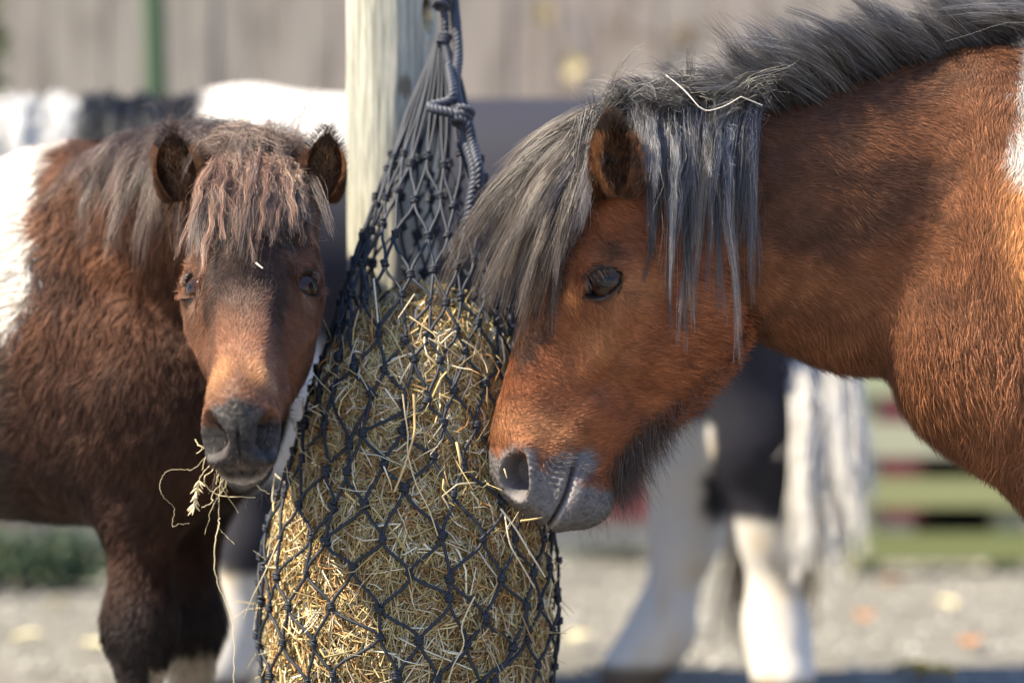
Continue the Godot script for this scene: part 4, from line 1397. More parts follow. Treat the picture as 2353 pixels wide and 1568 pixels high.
func rope(mb: MB, path: Array, R: float, twist: float, col: Color) -> void:
	var run := 0.0
	for k in 40: run += curve(path, k / 40.0).distance_to(curve(path, (k + 1) / 40.0))
	var N := maxi(8, int(run * twist / 0.55))
	var centre := PackedVector3Array()
	for k in N + 1:
		centre.append(curve(path, float(k) / N))
	var acc := 0.0
	var strands := [PackedVector3Array(), PackedVector3Array(), PackedVector3Array()]
	for k in N + 1:
		var tg := (centre[mini(k + 1, N)] - centre[maxi(k - 1, 0)]).normalized()
		var a := tg.cross(Vector3(0.3, 0.1, 0.95)).normalized()
		var b := tg.cross(a)
		if k > 0: acc += centre[k].distance_to(centre[k - 1]) * twist
		for s in 3:
			var an := acc + TAU * s / 3.0
			strands[s].append(centre[k] + (a * cos(an) + b * sin(an)) * R * 0.52)
	for s in 3:
		tube(mb, strands[s], R * 0.56, R * 0.56, col, col, 6)

func hay_net() -> void:
	var t := thing("hay_net", "hanging net bag of knotted dark blue cord, stuffed with hay", "hay net")
	var cm := mat(lin(0.013, 0.018, 0.028), 0.62, 0.45)
	var N := 20
	var ys := [372.0, 450.0, 532.0, 612.0, 690.0, 760.0, 832.0, 906.0, 982.0, 1058.0, 1136.0, 1214.0, 1292.0, 1370.0, 1448.0, 1526.0, 1604.0, 1680.0, 1750.0, 1805.0]
	var rng := rng_of(61)
	var kn := []
	for j in ys.size():
		var row := []
		for i in N:
			var ph := TAU * (i + 0.5 * (j % 2)) / N + rng.randfn() * 0.05 + 0.07 * sin(j * 0.6 + i * 0.9) + 0.012 * (j - 8)
			var y: float = ys[j] + rng.randfn() * 9.0 + 14.0 * sin(i * 1.3 + j * 0.4) + (14.0 * sin(i * 2.4) if j < 3 else 0.0)
			row.append([y, ph])
		kn.append(row)
	# zigzag cords from the gathering at the top down to the bottom
	for i in N:
		for way in 2:
			var mb := MB.new()
			var pts := PackedVector3Array()
			var first: Array = kn[0][i]
			for k in 9:
				var q := k / 9.0
				var y := lerpf(84.0 + 5.0 * way, first[0], q)
				pts.append(on_bag(y, first[1] + (0.10 if way else -0.10) * sin(q * PI), 1.0 + 0.03 * sin(q * 9.0 + i)))
			for j in ys.size() - 1:
				var i0 := i if (j % 2 == 0) else (i if way == 0 else (i - 1 + N) % N)
				var i1 := i if ((j + 1) % 2 == 0) else (i if way == 0 else (i - 1 + N) % N)
				var a: Array = kn[j][i0]
				var b: Array = kn[j + 1][i1]
				var dph := wrapf(b[1] - a[1], -PI, PI)
				var bow := rng.randfn() * 0.10
				for k in 5:
					var q := k / 5.0
					var s := sin(q * PI)
					# near a knot the cords run side by side
					var e := q + 0.10 * sin(q * TAU) * -1.0
					pts.append(on_bag(lerpf(a[0], b[0], q), a[1] + dph * e + bow * dph * s, 1.012 + 0.010 * s * rng.randf_range(-0.6, 1.0)))
			tube(mb, pts, 0.0018, 0.0018, Color.WHITE, Color.WHITE, 6)
			put("cord", mb.mesh(), cm, t)
	# knots: a wound lump with two passes of cord over it
	var meshes := []
	for v in 4:
		var kb := MB.new()
		var r2 := rng_of(200 + v)
		for turn in 3:
			var path := PackedVector3Array()
			var tl := r2.randf_range(-0.5, 0.5)
			var ax := r2.randf_range(-0.5, 0.5)
			for k in 13:
				var an := TAU * k / 12.0
				var q := Vector3(cos(an) * 0.0042, (turn - 1) * 0.0030 + sin(an + ax) * 0.0013, sin(an) * 0.0036)
				path.append(q.rotated(Vector3(0, 0, 1), tl))
			tube(kb, path, 0.0022, 0.0022, Color.WHITE, Color.WHITE, 6)
		meshes.append(kb.mesh())
	var rest := MB.new()
	for j in ys.size():
		for i in N:
			var q: Array = kn[j][i]
			var c := on_bag(q[0], q[1], 1.016)
			var turn := Basis(Vector3.UP, q[1]) * Basis(Vector3(0, 0, 1), rng.randfn() * 0.25)
			if cos(q[1]) > -0.15 and q[0] < 1600.0:
				var o := put("knot", meshes[(i * 7 + j * 3) % 4], cm, t)
				o.transform = Transform3D(turn * (0.78 + rng.randfn() * 0.08), c)
			else:
				var src: Array = (meshes[(i + j) % 4] as ArrayMesh).surface_get_arrays(0)
				var base := rest.v.size()
				for k in src[0].size():
					rest.add(c + turn * src[0][k], turn * src[1][k], Color.WHITE)
				for k in src[12]:
					rest.i.append(base + k)
	tag(put("far_knots", rest.mesh(), cm, t), "", "", "", "stuff")
	# the drawstring: a laid rope up to the post, doubled back and knotted
	var rm := mat(lin(0.020, 0.025, 0.040), 0.55, 0.5)
	rm.rim_enabled = true
	rm.rim = 0.5
	var white := Color.WHITE
	var r1 := MB.new()
	rope(r1, [W(1008, -120, 2.70), W(1018, 0, 2.69), W(1022, 50, 2.69), W(1022, 100, 2.69), W(1035, 160, 2.675)], 0.0048, 420.0, white)
	put("drawstring", r1.mesh(), rm, t)
	var r2 := MB.new()
	rope(r2, [W(1040, -120, 2.70), W(1043, 0, 2.70), W(1048, 60, 2.69), W(1052, 130, 2.68), W(1046, 200, 2.66), W(1060, 262, 2.64), W(1072, 330, 2.63), W(1090, 400, 2.61), W(1080, 470, 2.60), W(1070, 560, 2.60)], 0.0058, 380.0, white)
	put("drawstring", r2.mesh(), rm, t)
	var r3 := MB.new()
	rope(r3, [W(1030, 150, 2.67), W(1040, 210, 2.645), W(1030, 232, 2.64), W(990, 243, 2.635), W(1005, 252, 2.625), W(1045, 262, 2.62), W(1075, 285, 2.62), W(1085, 330, 2.62), W(1098, 380, 2.60), W(1100, 430, 2.60)], 0.0055, 380.0, white)
	put("drawstring", r3.mesh(), rm, t)
	for spec in [[1062.0, 268.0, 2.625, 0.0085], [1016.0, 0.0, 2.685, 0.008], [1020.0, 92.0, 2.69, 0.0055]]:
		var kb := MB.new()
		for turn in 3:
			var path := []
			for k in 12:
				var an := TAU * k / 11.0
				path.append(W(spec[0], spec[1], spec[2]) + Vector3(cos(an) * spec[3], (turn - 1) * spec[3] * 0.75 + sin(an) * 0.003, sin(an) * spec[3] * 0.9).rotated(Vector3(0, 0, 1), -0.35))
			rope(kb, path, spec[3] * 0.5, 380.0, white)
		put("rope_knot", kb.mesh(), rm, t)

func hay_colour(rng: RandomNumberGenerator, v: float) -> Color:
	var q := rng.randf() + v * 0.35
	var c: Color
	if q < 0.30: c = Color(0.36, 0.20, 0.075)
	elif q < 0.52: c = Color(0.46, 0.37, 0.16)
	elif q < 0.80: c = Color(0.60, 0.47, 0.23)
	else: c = Color(0.78, 0.70, 0.50)
	var k := rng.randf_range(0.6, 1.25)
	return Color(c.r * k, c.g * k, c.b * k)

func hay_top(yp: float) -> float:        # how far out the hay reaches towards the net
	return 0.97 * sqrt(clampf((yp - 682.0) / 130.0, 0.0, 1.0))

func hay() -> void:
	var mb := MB.new()
	var p := PackedVector3Array()
	var c := PackedColorArray()
	var nr := 110
	var nc := 120
	for r in nr:
		var y := lerpf(684.0, 1828.0, pow(float(r) / (nr - 1), 1.15))
		for k in nc:
			var a := TAU * k / nc
			var lump := 0.035 * nz2.get_noise_3d(sin(a) * 3.0, y * 0.02, cos(a) * 3.0)
			var q := on_bag(y, a, hay_top(y) * (0.92 + lump))
			p.append(q)
			var w := nz.get_noise_3d(q.x * 160.0, q.y * 160.0, q.z * 160.0)
			c.append(Color(0.17, 0.105, 0.045).lerp(Color(0.32, 0.235, 0.10), clampf(0.5 + w, 0, 1)))
	var n := grid_normals(p, nr, nc, true)
	var sg := 1.0 if n[(nr / 2) * nc].z > 0.0 else -1.0
	for k in n.size(): n[k] *= sg
	add_grid(mb, p, n, c, nr, nc, true)
	var rng := rng_of(71)
	for k in 21000:
		var y := lerpf(686.0, 1800.0, rng.randf())
		var phi := rng.randfn() * 1.0 if k < 17000 else rng.randf_range(-PI, PI)
		phi = wrapf(phi, -PI, PI)
		var top := hay_top(y)
		var out := rng.randf_range(0.88, 0.985)
		var patch := nz.get_noise_3d(sin(phi) * 4.0, y * 0.011, cos(phi) * 4.0)
		out += 0.035 * nz2.get_noise_3d(sin(phi) * 3.0, y * 0.02, cos(phi) * 3.0)
		var c0 := on_bag(y, phi, top * out)
		var nrm := Vector3(sin(phi), 0.15 + (1.0 - top) * 1.5, cos(phi) * 1.1).normalized()
		var tx := Vector3(cos(phi), 0, -sin(phi) * 0.85).normalized()
		var ty := nrm.cross(tx).normalized()
		var an := rng.randf() * TAU
		if rng.randf() < 0.35: an = PI * 0.5 + rng.randfn() * 0.5 + 0.5 * patch
		var dir := tx * cos(an) + ty * sin(an) + nrm * rng.randfn() * 0.22
		dir = dir.normalized()
		var L := rng.randf_range(0.012, 0.05) if rng.randf() < 0.8 else rng.randf_range(0.05, 0.10)
		var bend := (tx * rng.randfn() + ty * rng.randfn() + nrm * rng.randfn() * 0.3) * L * (0.12 if rng.randf() < 0.6 else 0.32)
		var col := hay_colour(rng, patch)
		var sag := nrm * (-L * L * 1.6)
		var rad := rng.randf_range(0.0004, 0.0012)
		if rng.randf() < 0.12: rad *= 1.7
		var a0 := c0 - dir * L * 0.5 + sag
		var a1 := c0 + dir * L * 0.5 + sag
		tube(mb, PackedVector3Array([a0, (a0 + c0) * 0.5 + bend * 0.7 - sag * 0.4, c0 + bend * 0.6 - sag * 0.3, a1]), rad, rad * rng.randf_range(0.5, 1.0), col, col, 3)
	# stalks poking out through the meshes
	for k in 420:
		var y := lerpf(700.0, 1780.0, rng.randf())
		var phi := rng.randf_range(-1.9, 1.9)
		var c0 := on_bag(y, phi, hay_top(y) * 0.97)
		var nrm := Vector3(sin(phi), rng.randfn() * 0.5, cos(phi)).normalized()
		var tx := Vector3(cos(phi), 0, -sin(phi)) * rng.randfn() + Vector3.UP * rng.randfn()
		var dir := (nrm * rng.randf_range(0.15, 0.7) + tx * 0.8).normalized()
		var L := rng.randf_range(0.015, 0.05)
		var col := hay_colour(rng, 0.4)
		var rr := rng.randf_range(0.00035, 0.0007)
		tube(mb, PackedVector3Array([c0, c0 + dir * L * 0.55 + Vector3(rng.randfn(), rng.randfn(), 0) * L * 0.06, c0 + dir * L + Vector3(0, -0.06 * L, 0)]), rr, rr * 0.6, col, col, 3)
	var hm := mat(Color.WHITE, 0.62, 0.4, true)
	hm.backlight_enabled = true
	hm.backlight = Color(0.2, 0.2, 0.2)
	var o := put("hay", mb.mesh(), hm)
	tag(o, "dry golden-green hay packed inside the cord net", "hay", "", "stuff")
	# a few long stalks that hang over the cords
	var long_stalks := [
		["long pale stalk hanging down the middle of the hay net", [[925, 905], [930, 950], [937, 1000], [936, 1040], [955, 1110], [985, 1170], [1005, 1230]], 0.0011, Color(0.62, 0.50, 0.28)],
		["thick bent straw crossing the net just above its centre", [[950, 905], [952, 960], [950, 1000], [925, 1080], [905, 1130]], 0.0018, Color(0.60, 0.42, 0.19)],
		["white stalk hanging from the hay under the bay muzzle, longer one", [[1150, 1168], [1185, 1215], [1215, 1265], [1252, 1325]], 0.0015, Color(0.74, 0.66, 0.52)],
		["thin white stalk hanging under the bay muzzle, shorter one", [[1160, 1185], [1172, 1250], [1200, 1300], [1228, 1350]], 0.0011, Color(0.70, 0.60, 0.44)],
		["pale curved stalk lying over the upper hay beside the bay nose", [[1060, 780], [1090, 800], [1112, 830], [1120, 855]], 0.0010, Color(0.66, 0.56, 0.36)],
		["upright straw standing out of the hay top inside the net", [[858, 640], [862, 680], [868, 740]], 0.0013, Color(0.66, 0.58, 0.40)],
		["forked upright straw beside the cords at the hay top", [[915, 730], [935, 700], [952, 675]], 0.0011, Color(0.62, 0.52, 0.33)],
		["pale crooked stalk hanging low on the net", [[1090, 1370], [1075, 1400], [1060, 1440], [1065, 1480], [1040, 1530], [1030, 1568]], 0.0011, Color(0.64, 0.54, 0.34)],
		["long thin stalk sticking out low beside the foal leg", [[640, 1240], [610, 1310], [580, 1370], [560, 1420]], 0.0009, Color(0.60, 0.52, 0.36)],
	]
	for e in long_stalks:
		var sb := MB.new()
		var pts := []
		for q in e[1]:
			var b := bag(q[1])
			var cc: Vector3 = b[0]
			var xx: float = (q[0] - 1176.0) / F * 2.47
			var s: float = clampf((xx - cc.x) / b[1], -1.0, 1.0)
			pts.append(W(q[0], q[1], -cc.z - 0.85 * b[1] * sqrt(1.0 - s * s) - 0.008))
		var fine := PackedVector3Array()
		for k in 19: fine.append(curve(pts, k / 18.0))
		tube(sb, fine, e[2] * 0.8, e[2] * 0.6, e[3], e[3], 5)
		tag(put("hay_stalk", sb.mesh(), hm), e[0], "straw", "loose stalks on the hay net")

func mouth_wisp() -> void:
	var t := thing("hay_wisp", "wisp of pale hay stalks hanging from the foal mouth", "hay")
	var Q := func(zx: float, zy: float, d: float) -> Vector3: return W(294.0 + zx * 0.3516, 698.0 + zy * 0.3516, d)
	var list := [
		[[605, 880], [585, 900], [520, 985], [430, 1075], [375, 1080], [260, 1090], [205, 1170], [230, 1265], [300, 1330], [285, 1450], [330, 1440], [400, 1435]],
		[[600, 830], [575, 1050], [600, 1170], [720, 1365]],
		[[640, 860], [560, 1070], [500, 1130], [510, 1190], [600, 1250], [830, 1263]],
		[[650, 900], [600, 1180], [590, 1400], [600, 1470], [690, 1568]],
		[[600, 1400], [565, 1580], [575, 1800], [660, 2000], [690, 2200], [690, 2480]],
		[[640, 960], [610, 1200], [545, 1340], [500, 1505]],
		[[660, 960], [640, 1110], [545, 1250], [550, 1290], [480, 1333]],
		[[620, 900], [490, 935], [435, 885]], [[630, 870], [510, 930], [448, 978]],
		[[770, 1010], [790, 1075], [810, 1130], [860, 1205], [925, 1240]], [[925, 1010], [937, 1070], [952, 1130], [945, 1205]],
		[[1000, 940], [1018, 990], [1040, 1110], [1068, 1265]], [[520, 640], [550, 700], [600, 800]],
		[[640, 950], [500, 1090], [465, 1150], [440, 1230], [430, 1340]],
		[[680, 980], [690, 1050], [770, 1060]], [[760, 1010], [770, 1065], [780, 1165]],
		[[600, 840], [530, 820], [505, 850], [510, 800]], [[660, 940], [625, 1090], [640, 1180], [600, 1240]],
		[[690, 960], [655, 1060], [590, 1110], [575, 1180]], [[670, 930], [640, 1020], [520, 990], [480, 1085]],
		[[700, 980], [660, 1130], [720, 1120], [780, 1090]],
	]
	var rng := rng_of(91)
	var hm := mat(Color.WHITE, 0.6, 0.4, true)
	hm.backlight_enabled = true
	hm.backlight = Color(0.25, 0.25, 0.25)
	for e in list:
		var pts := []
		var d := rng.randf_range(2.375, 2.41)
		var k := 0
		for q in e:
			pts.append(Q.call(q[0], q[1], d + (0.012 if k == 0 else rng.randfn() * 0.004)))
			k += 1
		var fine := PackedVector3Array()
		var n: int = e.size() * 6
		for j in n + 1: fine.append(curve(pts, float(j) / n))
		var mb := MB.new()
		var r := rng.randf_range(0.00028, 0.0007)
		var c := Color(0.68, 0.55, 0.36).lerp(Color(0.50, 0.46, 0.24), rng.randf() * 0.7) * rng.randf_range(0.7, 1.2)
		for j in range(1, n):
			fine[j] += Vector3(rng.randfn(), rng.randfn(), rng.randfn()) * 0.0004
		tube(mb, fine, r, r * 0.7, c, c, 5)
		if e[1][0] == 500:      # the ear of grass
			for j in 22:
				var b: Vector3 = curve(pts, rng.randf_range(0.45, 1.0))
				var dir := Vector3(rng.randfn() * 0.8, -1.0, rng.randfn() * 0.5).normalized()
				tube(mb, PackedVector3Array([b, b + dir * 0.004, b + dir * 0.009]), 0.0006, 0.0003, c, c, 4, 1.2)
		put("stalk", mb.mesh(), hm, t)
	# straw caught in the mane, straw between the lips, husk on the foal forelock
	for e in [
		["bent white straw caught in the mane of the bay pony", [W(1530, 172, 2.425), W(1570, 205, 2.40), W(1603, 242, 2.395), W(1608, 246, 2.395), W(1627, 254, 2.395), W(1665, 243, 2.40), W(1698, 224, 2.405), W(1703, 222, 2.405), W(1708, 224, 2.405), W(1752, 242, 2.41)], 0.0006, Color(0.78, 0.70, 0.60)],
		["short flat straw held between the lips of the bay pony", [W(1195, 1196, 2.47), W(1235, 1190, 2.475), W(1272, 1178, 2.49)], 0.0012, Color(0.62, 0.45, 0.2)],
		["white husk caught at the tip of the foal forelock", [W(588, 604, 2.415), W(595, 610, 2.412), W(603, 616, 2.41)], 0.0010, Color(0.7, 0.62, 0.45)],
		["tiny straw crumb stuck in the bay nostril", [W(1158, 1076, 2.462), W(1161, 1086, 2.461), W(1164, 1097, 2.462)], 0.0009, Color(0.75, 0.6, 0.3)]]:
		var mb := MB.new()
		var fine := PackedVector3Array()
		for j in 25: fine.append(curve(e[1], j / 24.0))
		tube(mb, fine, e[2], e[2] * 0.6, e[3], e[3], 5)
		tag(put("straw", mb.mesh(), hm), e[0], "straw")

# ---------------------------------------------------------------- behind: piebald pony, barn, fence, ground
func pied_coat(p: Vector3, n: Vector3) -> Color:
	var w := nz.get_noise_3d(p.x * 7.0, p.y * 7.0, p.z * 7.0)
	var black := Color(0.016, 0.019, 0.024)
	var white := Color(0.52, 0.50, 0.465)
	var wht := 0.0
	# back from the withers to the loin
	wht = maxf(wht, sstep(0.03, -0.01, absf(p.x + 0.36) - 0.11 + w * 0.03) * sstep(0.80, 0.86, p.y + w * 0.04))
	wht = maxf(wht, sstep(0.02, -0.02, (Vector2(p.x, p.y) - Vector2(-0.36, 0.44)).length() - 0.11 + w * 0.03))
	# lower legs
	var cut := 0.275 + w * 0.02 if p.x > 0.0 else 0.19 + w * 0.03
	if p.x > 0.2 and p.x < 0.302: cut = 0.42 + w * 0.05
	if p.x > 0.455: cut += 0.03
	wht = maxf(wht, sstep(cut + 0.008, cut - 0.008, p.y))
	wht = maxf(wht, sstep(-0.68, -0.72, p.x + w * 0.03))
	var c := black.lerp(white, wht)
	c = c.lerp(Color(0.46, 0.37, 0.24), wht * 0.55 * sstep(0.05, 0.4, nz.get_noise_3d(p.x * 14.0, p.y * 9.0, p.z * 14.0)) * sstep(0.5, 0.4, p.y))
	c = c.lerp(Color(0.10, 0.08, 0.06), sstep(0.05, 0.035, p.y))
	return c

func pied_pony() -> void:
	var t := thing("pony", "black and white pony standing behind the net, its white tail toward the slat fence", "pony")
	var mb := MB.new()
	var Z := Vector3(0, 0, 1)
	var D := 3.78
	var b := []
	b.append([W(640, 545, D), W(1550, 550, D), 0.215, 0.222, Z, 1.1])
	b.append([W(560, 450, D), W(700, 520, D), 0.165, 0.2, Z, 1.3])
	b.append([W(1550, 560, D), W(1690, 640, D), 0.22, 0.19, Z, 1.1])
	b.append([W(520, 470, D), W(250, 410, D + 0.02), 0.16, 0.115, Z, 1.4])
	b.append([W(250, 410, D + 0.02), W(-40, 420, D + 0.06), 0.115, 0.10, Z, 1.4])
	b.append([W(-40, 410, D + 0.06), W(-260, 660, D + 0.1), 0.095, 0.055, Z, 1.2])
	# near hind leg
	b.append([W(1690, 720, D - 0.08), W(1745, 1000, D - 0.09), 0.135, 0.085, Z, 1.0])
	b.append([W(1745, 1000, D - 0.09), W(1775, 1210, D - 0.09), 0.08, 0.047, Z, 1.0])
	b.append([W(1775, 1210, D - 0.09), W(1785, 1440, D - 0.09), 0.045, 0.036, Z, 1.0])
	b.append([W(1785, 1440, D - 0.09), W(1800, 1565, D - 0.12), 0.042, 0.05, Z, 1.0])
	# far hind leg, set forward
	b.append([W(1640, 760, D + 0.08), W(1590, 1050, D + 0.06), 0.13, 0.075, Z, 1.0])
	b.append([W(1590, 1050, D + 0.06), W(1575, 1230, D + 0.06), 0.072, 0.045, Z, 1.0])
	b.append([W(1575, 1230, D + 0.06), W(1520, 1450, D + 0.05), 0.045, 0.036, Z, 1.0])
	b.append([W(1520, 1450, D + 0.05), W(1450, 1545, D + 0.04), 0.045, 0.052, Z, 1.0])
	# fore legs
	b.append([W(640, 900, D - 0.08), W(585, 1240, D - 0.08), 0.10, 0.048, Z, 1.0])
	b.append([W(585, 1240, D - 0.08), W(525, 1480, D - 0.08), 0.045, 0.035, Z, 1.0])
	b.append([W(525, 1480, D - 0.08), W(500, 1550, D - 0.10), 0.045, 0.05, Z, 1.0])
	b.append([W(690, 900, D + 0.08), W(690, 1230, D + 0.08), 0.10, 0.048, Z, 1.0])
	b.append([W(690, 1230, D + 0.08), W(690, 1470, D + 0.08), 0.045, 0.035, Z, 1.0])
	b.append([W(690, 1470, D + 0.08), W(675, 1520, D + 0.07), 0.045, 0.05, Z, 1.0])
	sdf_mesh(mb, b, 0.017, 0.06, pied_coat)
	var cm := mat(Color.WHITE, 0.7, 0.4, true)
	put("body", mb.mesh(), cm, t)
	var tm := MB.new()
	sheet(tm, [
		[W(1815, 560, D), W(1860, 560, D)],
		[W(1850, 680, D - 0.16), W(1940, 660, D - 0.12)],
		[W(1855, 1000, D - 0.24), W(1965, 980, D - 0.2)],
		[W(1855, 1340, D - 0.24), W(1985, 1300, D - 0.2)]], 46, 26, {"spread": 0.016, "frizz": 0.006, "jit": 0.014, "a": Color(0.62, 0.60, 0.55), "b": Color(0.80, 0.79, 0.76), "len": 0.2, "r": 0.0016, "segs": 8, "flat": true}, 51)
	sheet(tm, [
		[W(1800, 620, D), W(1840, 620, D)],
		[W(1830, 800, D - 0.10), W(1870, 800, D - 0.10)],
		[W(1850, 1150, D - 0.10), W(1880, 1150, D - 0.10)],
		[W(1840, 1500, D - 0.10), W(1890, 1540, D - 0.10)]], 12, 22, {"spread": 0.012, "frizz": 0.005, "jit": 0.01, "a": Color(0.36, 0.25, 0.13), "b": Color(0.52, 0.42, 0.28), "len": 0.2, "r": 0.0015, "segs": 8, "flat": true}, 52)
	sheet(tm, [
		[W(1800, 600, D + 0.02), W(1830, 600, D + 0.02)],
		[W(1760, 900, D + 0.08), W(1800, 900, D + 0.08)],
		[W(1700, 1200, D + 0.14), W(1760, 1200, D + 0.14)],
		[W(1680, 1540, D + 0.16), W(1770, 1560, D + 0.16)]], 26, 24, {"spread": 0.014, "frizz": 0.006, "jit": 0.012, "a": Color(0.20, 0.13, 0.07), "b": Color(0.52, 0.44, 0.30), "len": 0.2, "r": 0.0015, "segs": 8, "flat": true}, 53)
	tag(put("tail", tm.mesh(), hair_mat(), t), "long white and tan tail", "", "", "stuff")
	var mm := MB.new()
	for q in [[[-60, 205], Color(0.62, 0.62, 0.6), Color(0.80, 0.80, 0.78), 60, 54], [[215, 470], Color(0.014, 0.017, 0.022), Color(0.03, 0.034, 0.042), 70, 55]]:
		var x0: float = q[0][0]
		var x1: float = q[0][1]
		sheet(mm, [
			[W(x0, 262, D), W(x1, 268, D)],
			[W(x0 - 10.0, 215, D - 0.05), W(x1 - 10.0, 222, D - 0.05)],
			[W(x0 - 25.0, 280, D - 0.12), W(x1 - 20.0, 285, D - 0.12)],
			[W(x0 - 40.0, 460, D - 0.13), W(x1 - 40.0, 450, D - 0.13)]], q[3], 26, {"spread": 0.014, "frizz": 0.005, "jit": 0.012, "a": q[1], "b": q[2], "len": 0.25, "r": 0.0012, "segs": 8, "flat": true}, q[4])
	tag(put("mane", mm.mesh(), hair_mat(), t), "mane, white and then black", "", "", "stuff")

func bx(mb: MB, lo: Vector3, hi: Vector3, c: Color, bev := 0.003) -> void:      # a box with bevelled long edges
	var m := (lo + hi) * 0.5
	var e := (hi - lo) * 0.5
	var faces := [[Vector3.RIGHT, Vector3.UP], [Vector3.LEFT, Vector3.UP], [Vector3.UP, Vector3.BACK], [Vector3.DOWN, Vector3.BACK], [Vector3.BACK, Vector3.UP], [Vector3.FORWARD, Vector3.UP]]
	for f in faces:
		var n: Vector3 = f[0]
		var u: Vector3 = f[1]
		var v := n.cross(u)
		var eu := absf(e.dot(u.abs())) - bev
		var ev := absf(e.dot(v.abs())) - bev
		var en := absf(e.dot(n.abs()))
		var a := mb.add(m + n * en - u * eu - v * ev, n, c)
		var b := mb.add(m + n * en + u * eu - v * ev, n, c)
		var d := mb.add(m + n * en + u * eu + v * ev, n, c)
		var g := mb.add(m + n * en - u * eu + v * ev, n, c)
		mb.tri(a, b, d); mb.tri(a, d, g)
		# bevel strips on two sides
		for s in [-1.0, 1.0]:
			var n2: Vector3 = (n + v * s).normalized()
			var p0: Vector3 = m + n * en - u * eu + v * s * ev
			var p1: Vector3 = m + n * en + u * eu + v * s * ev
			var q: Vector3 = (v * s - n) * bev
			var i0 := mb.add(p0, n2, c)
			var i1 := mb.add(p1, n2, c)
			var i2 := mb.add(p1 + q, n2, c)
			var i3 := mb.add(p0 + q, n2, c)
			mb.tri(i0, i1, i2); mb.tri(i0, i2, i3)
	return

func barn() -> void:
	var t := thing("barn", "weathered mauve-brown board barn wall with a dark red footing behind the ponies", "building")
	var rng := rng_of(81)
	var bm := mat(Color.WHITE, 0.85, 0.3, true)
	bm.albedo_texture = noise_tex(0.01, [[0.0, Color(0.72, 0.70, 0.68)], [0.5, Color(0.93, 0.92, 0.9)], [1.0, Color(1.0, 0.98, 0.95)]], 512, 5, 4)
	bm.uv1_triplanar = true
	bm.uv1_world_triplanar = true
	bm.uv1_scale = Vector3(2.2, 0.5, 2.2)
	var z := -6.4
	var x := -3.4
	var door0 := (2087.0 - 1176.0) / F * 6.4
	var door1 := (2330.0 - 1176.0) / F * 6.4
	while x < 3.6:
		var w := rng.randf_range(0.12, 0.17)
		var mid := x + w * 0.5
		var g := rng.randf_range(0.94, 1.06)
		var tone := Color(0.345, 0.297, 0.27).lerp(Color(0.315, 0.302, 0.262), rng.randf_range(0.2, 0.5) + (0.3 if mid < -0.5 else 0.0))
		var c := Color(tone.r * g, tone.g * g, tone.b * g)
		var low := 0.42
		if mid > door0 and mid < door1: low = 0.62
		var mb := MB.new()
		var dz := rng.randf_range(0, 0.006)
		bx(mb, Vector3(x, low, z), Vector3(x + w - 0.003, 3.4, z + 0.03 + dz), c)
		put("board", mb.mesh(), bm, t)
		if not (mid > door0 and mid < door1):
			var mb2 := MB.new()
			bx(mb2, Vector3(x, 0.08, z + 0.005), Vector3(x + w - 0.006, low - 0.004, z + 0.06 + dz), Color(0.17, 0.055, 0.065) * g)
			put("footing_board", mb2.mesh(), bm, t)
		x += w
	var back := MB.new()
	bx(back, Vector3(-3.6, 0.0, -9.5), Vector3(3.8, 3.4, -9.4), Color(0.24, 0.18, 0.14))
	bx(back, Vector3(-3.6, 3.4, -9.5), Vector3(3.8, 3.5, -6.3), Color(0.24, 0.18, 0.14))
	bx(back, Vector3(-3.7, 0.0, -9.5), Vector3(-3.6, 3.4, -6.4), Color(0.24, 0.18, 0.14))
	bx(back, Vector3(3.8, 0.0, -9.5), Vector3(3.9, 3.4, -6.4), Color(0.24, 0.18, 0.14))
	put("shell", back.mesh(), bm, t)
	var pl := MB.new()
	bx(pl, Vector3(-3.5, -0.02, z - 0.02), Vector3(door0, 0.079, z + 0.12), Color(0.22, 0.23, 0.23), 0.008)
	bx(pl, Vector3(door1, -0.02, z - 0.02), Vector3(3.7, 0.079, z + 0.12), Color(0.22, 0.23, 0.23), 0.008)
	put("plinth", pl.mesh(), bm, t)
	# slatted fence in front of the low opening
	var f := thing("slat_fence", "low fence of mossy green-grey slats before the dark opening", "fence")
	var fm := mat(Color.WHITE, 0.85, 0.3, true)
	var sl := [[850, 912], [968, 1050], [1094, 1166], [1220, 1288]]
	var d := 5.75
	for k in sl.size():
		var mb := MB.new()
		var a := W(1968, sl[k][1], d)
		var b := W(2860, sl[k][0], d)
		var cc: Color = [Color(0.33, 0.36, 0.22), Color(0.38, 0.38, 0.26), Color(0.27, 0.28, 0.13), Color(0.20, 0.22, 0.09)][k]
		bx(mb, Vector3(a.x, a.y, -d), Vector3(b.x, b.y, -d + 0.022), cc)
		put("slat", mb.mesh(), fm, f)
	for px in [1990.0, 2320.0, 2650.0]:
		var mb := MB.new()
		var q := W(px, 0, d)
		bx(mb, Vector3(q.x - 0.035, 0.0, -d - 0.075), Vector3(q.x + 0.035, 0.53, -d - 0.002), Color(0.24, 0.24, 0.16))
		put("post", mb.mesh(), fm, f)
	# dark green pole
	var pole := MB.new()
	var pp := PackedVector3Array()
	for k in 14:
		pp.append(W(352.0 - 0.05 * (240.0 - 0.0) + 0.0, 0, 5.4) * Vector3(1, 0, 1) + Vector3(0.05 - 0.028 * k / 13.0 * 2.4, -0.02 + 2.4 * k / 13.0, 0))
	tube(pole, pp, 0.026, 0.024, Color(0.045, 0.085, 0.04), Color(0.045, 0.085, 0.04), 12)
	tag(put("pole", pole.mesh(), mat(Color.WHITE, 0.6, 0.4, true)), "slim dark green pole standing before the barn, blurred", "pole")

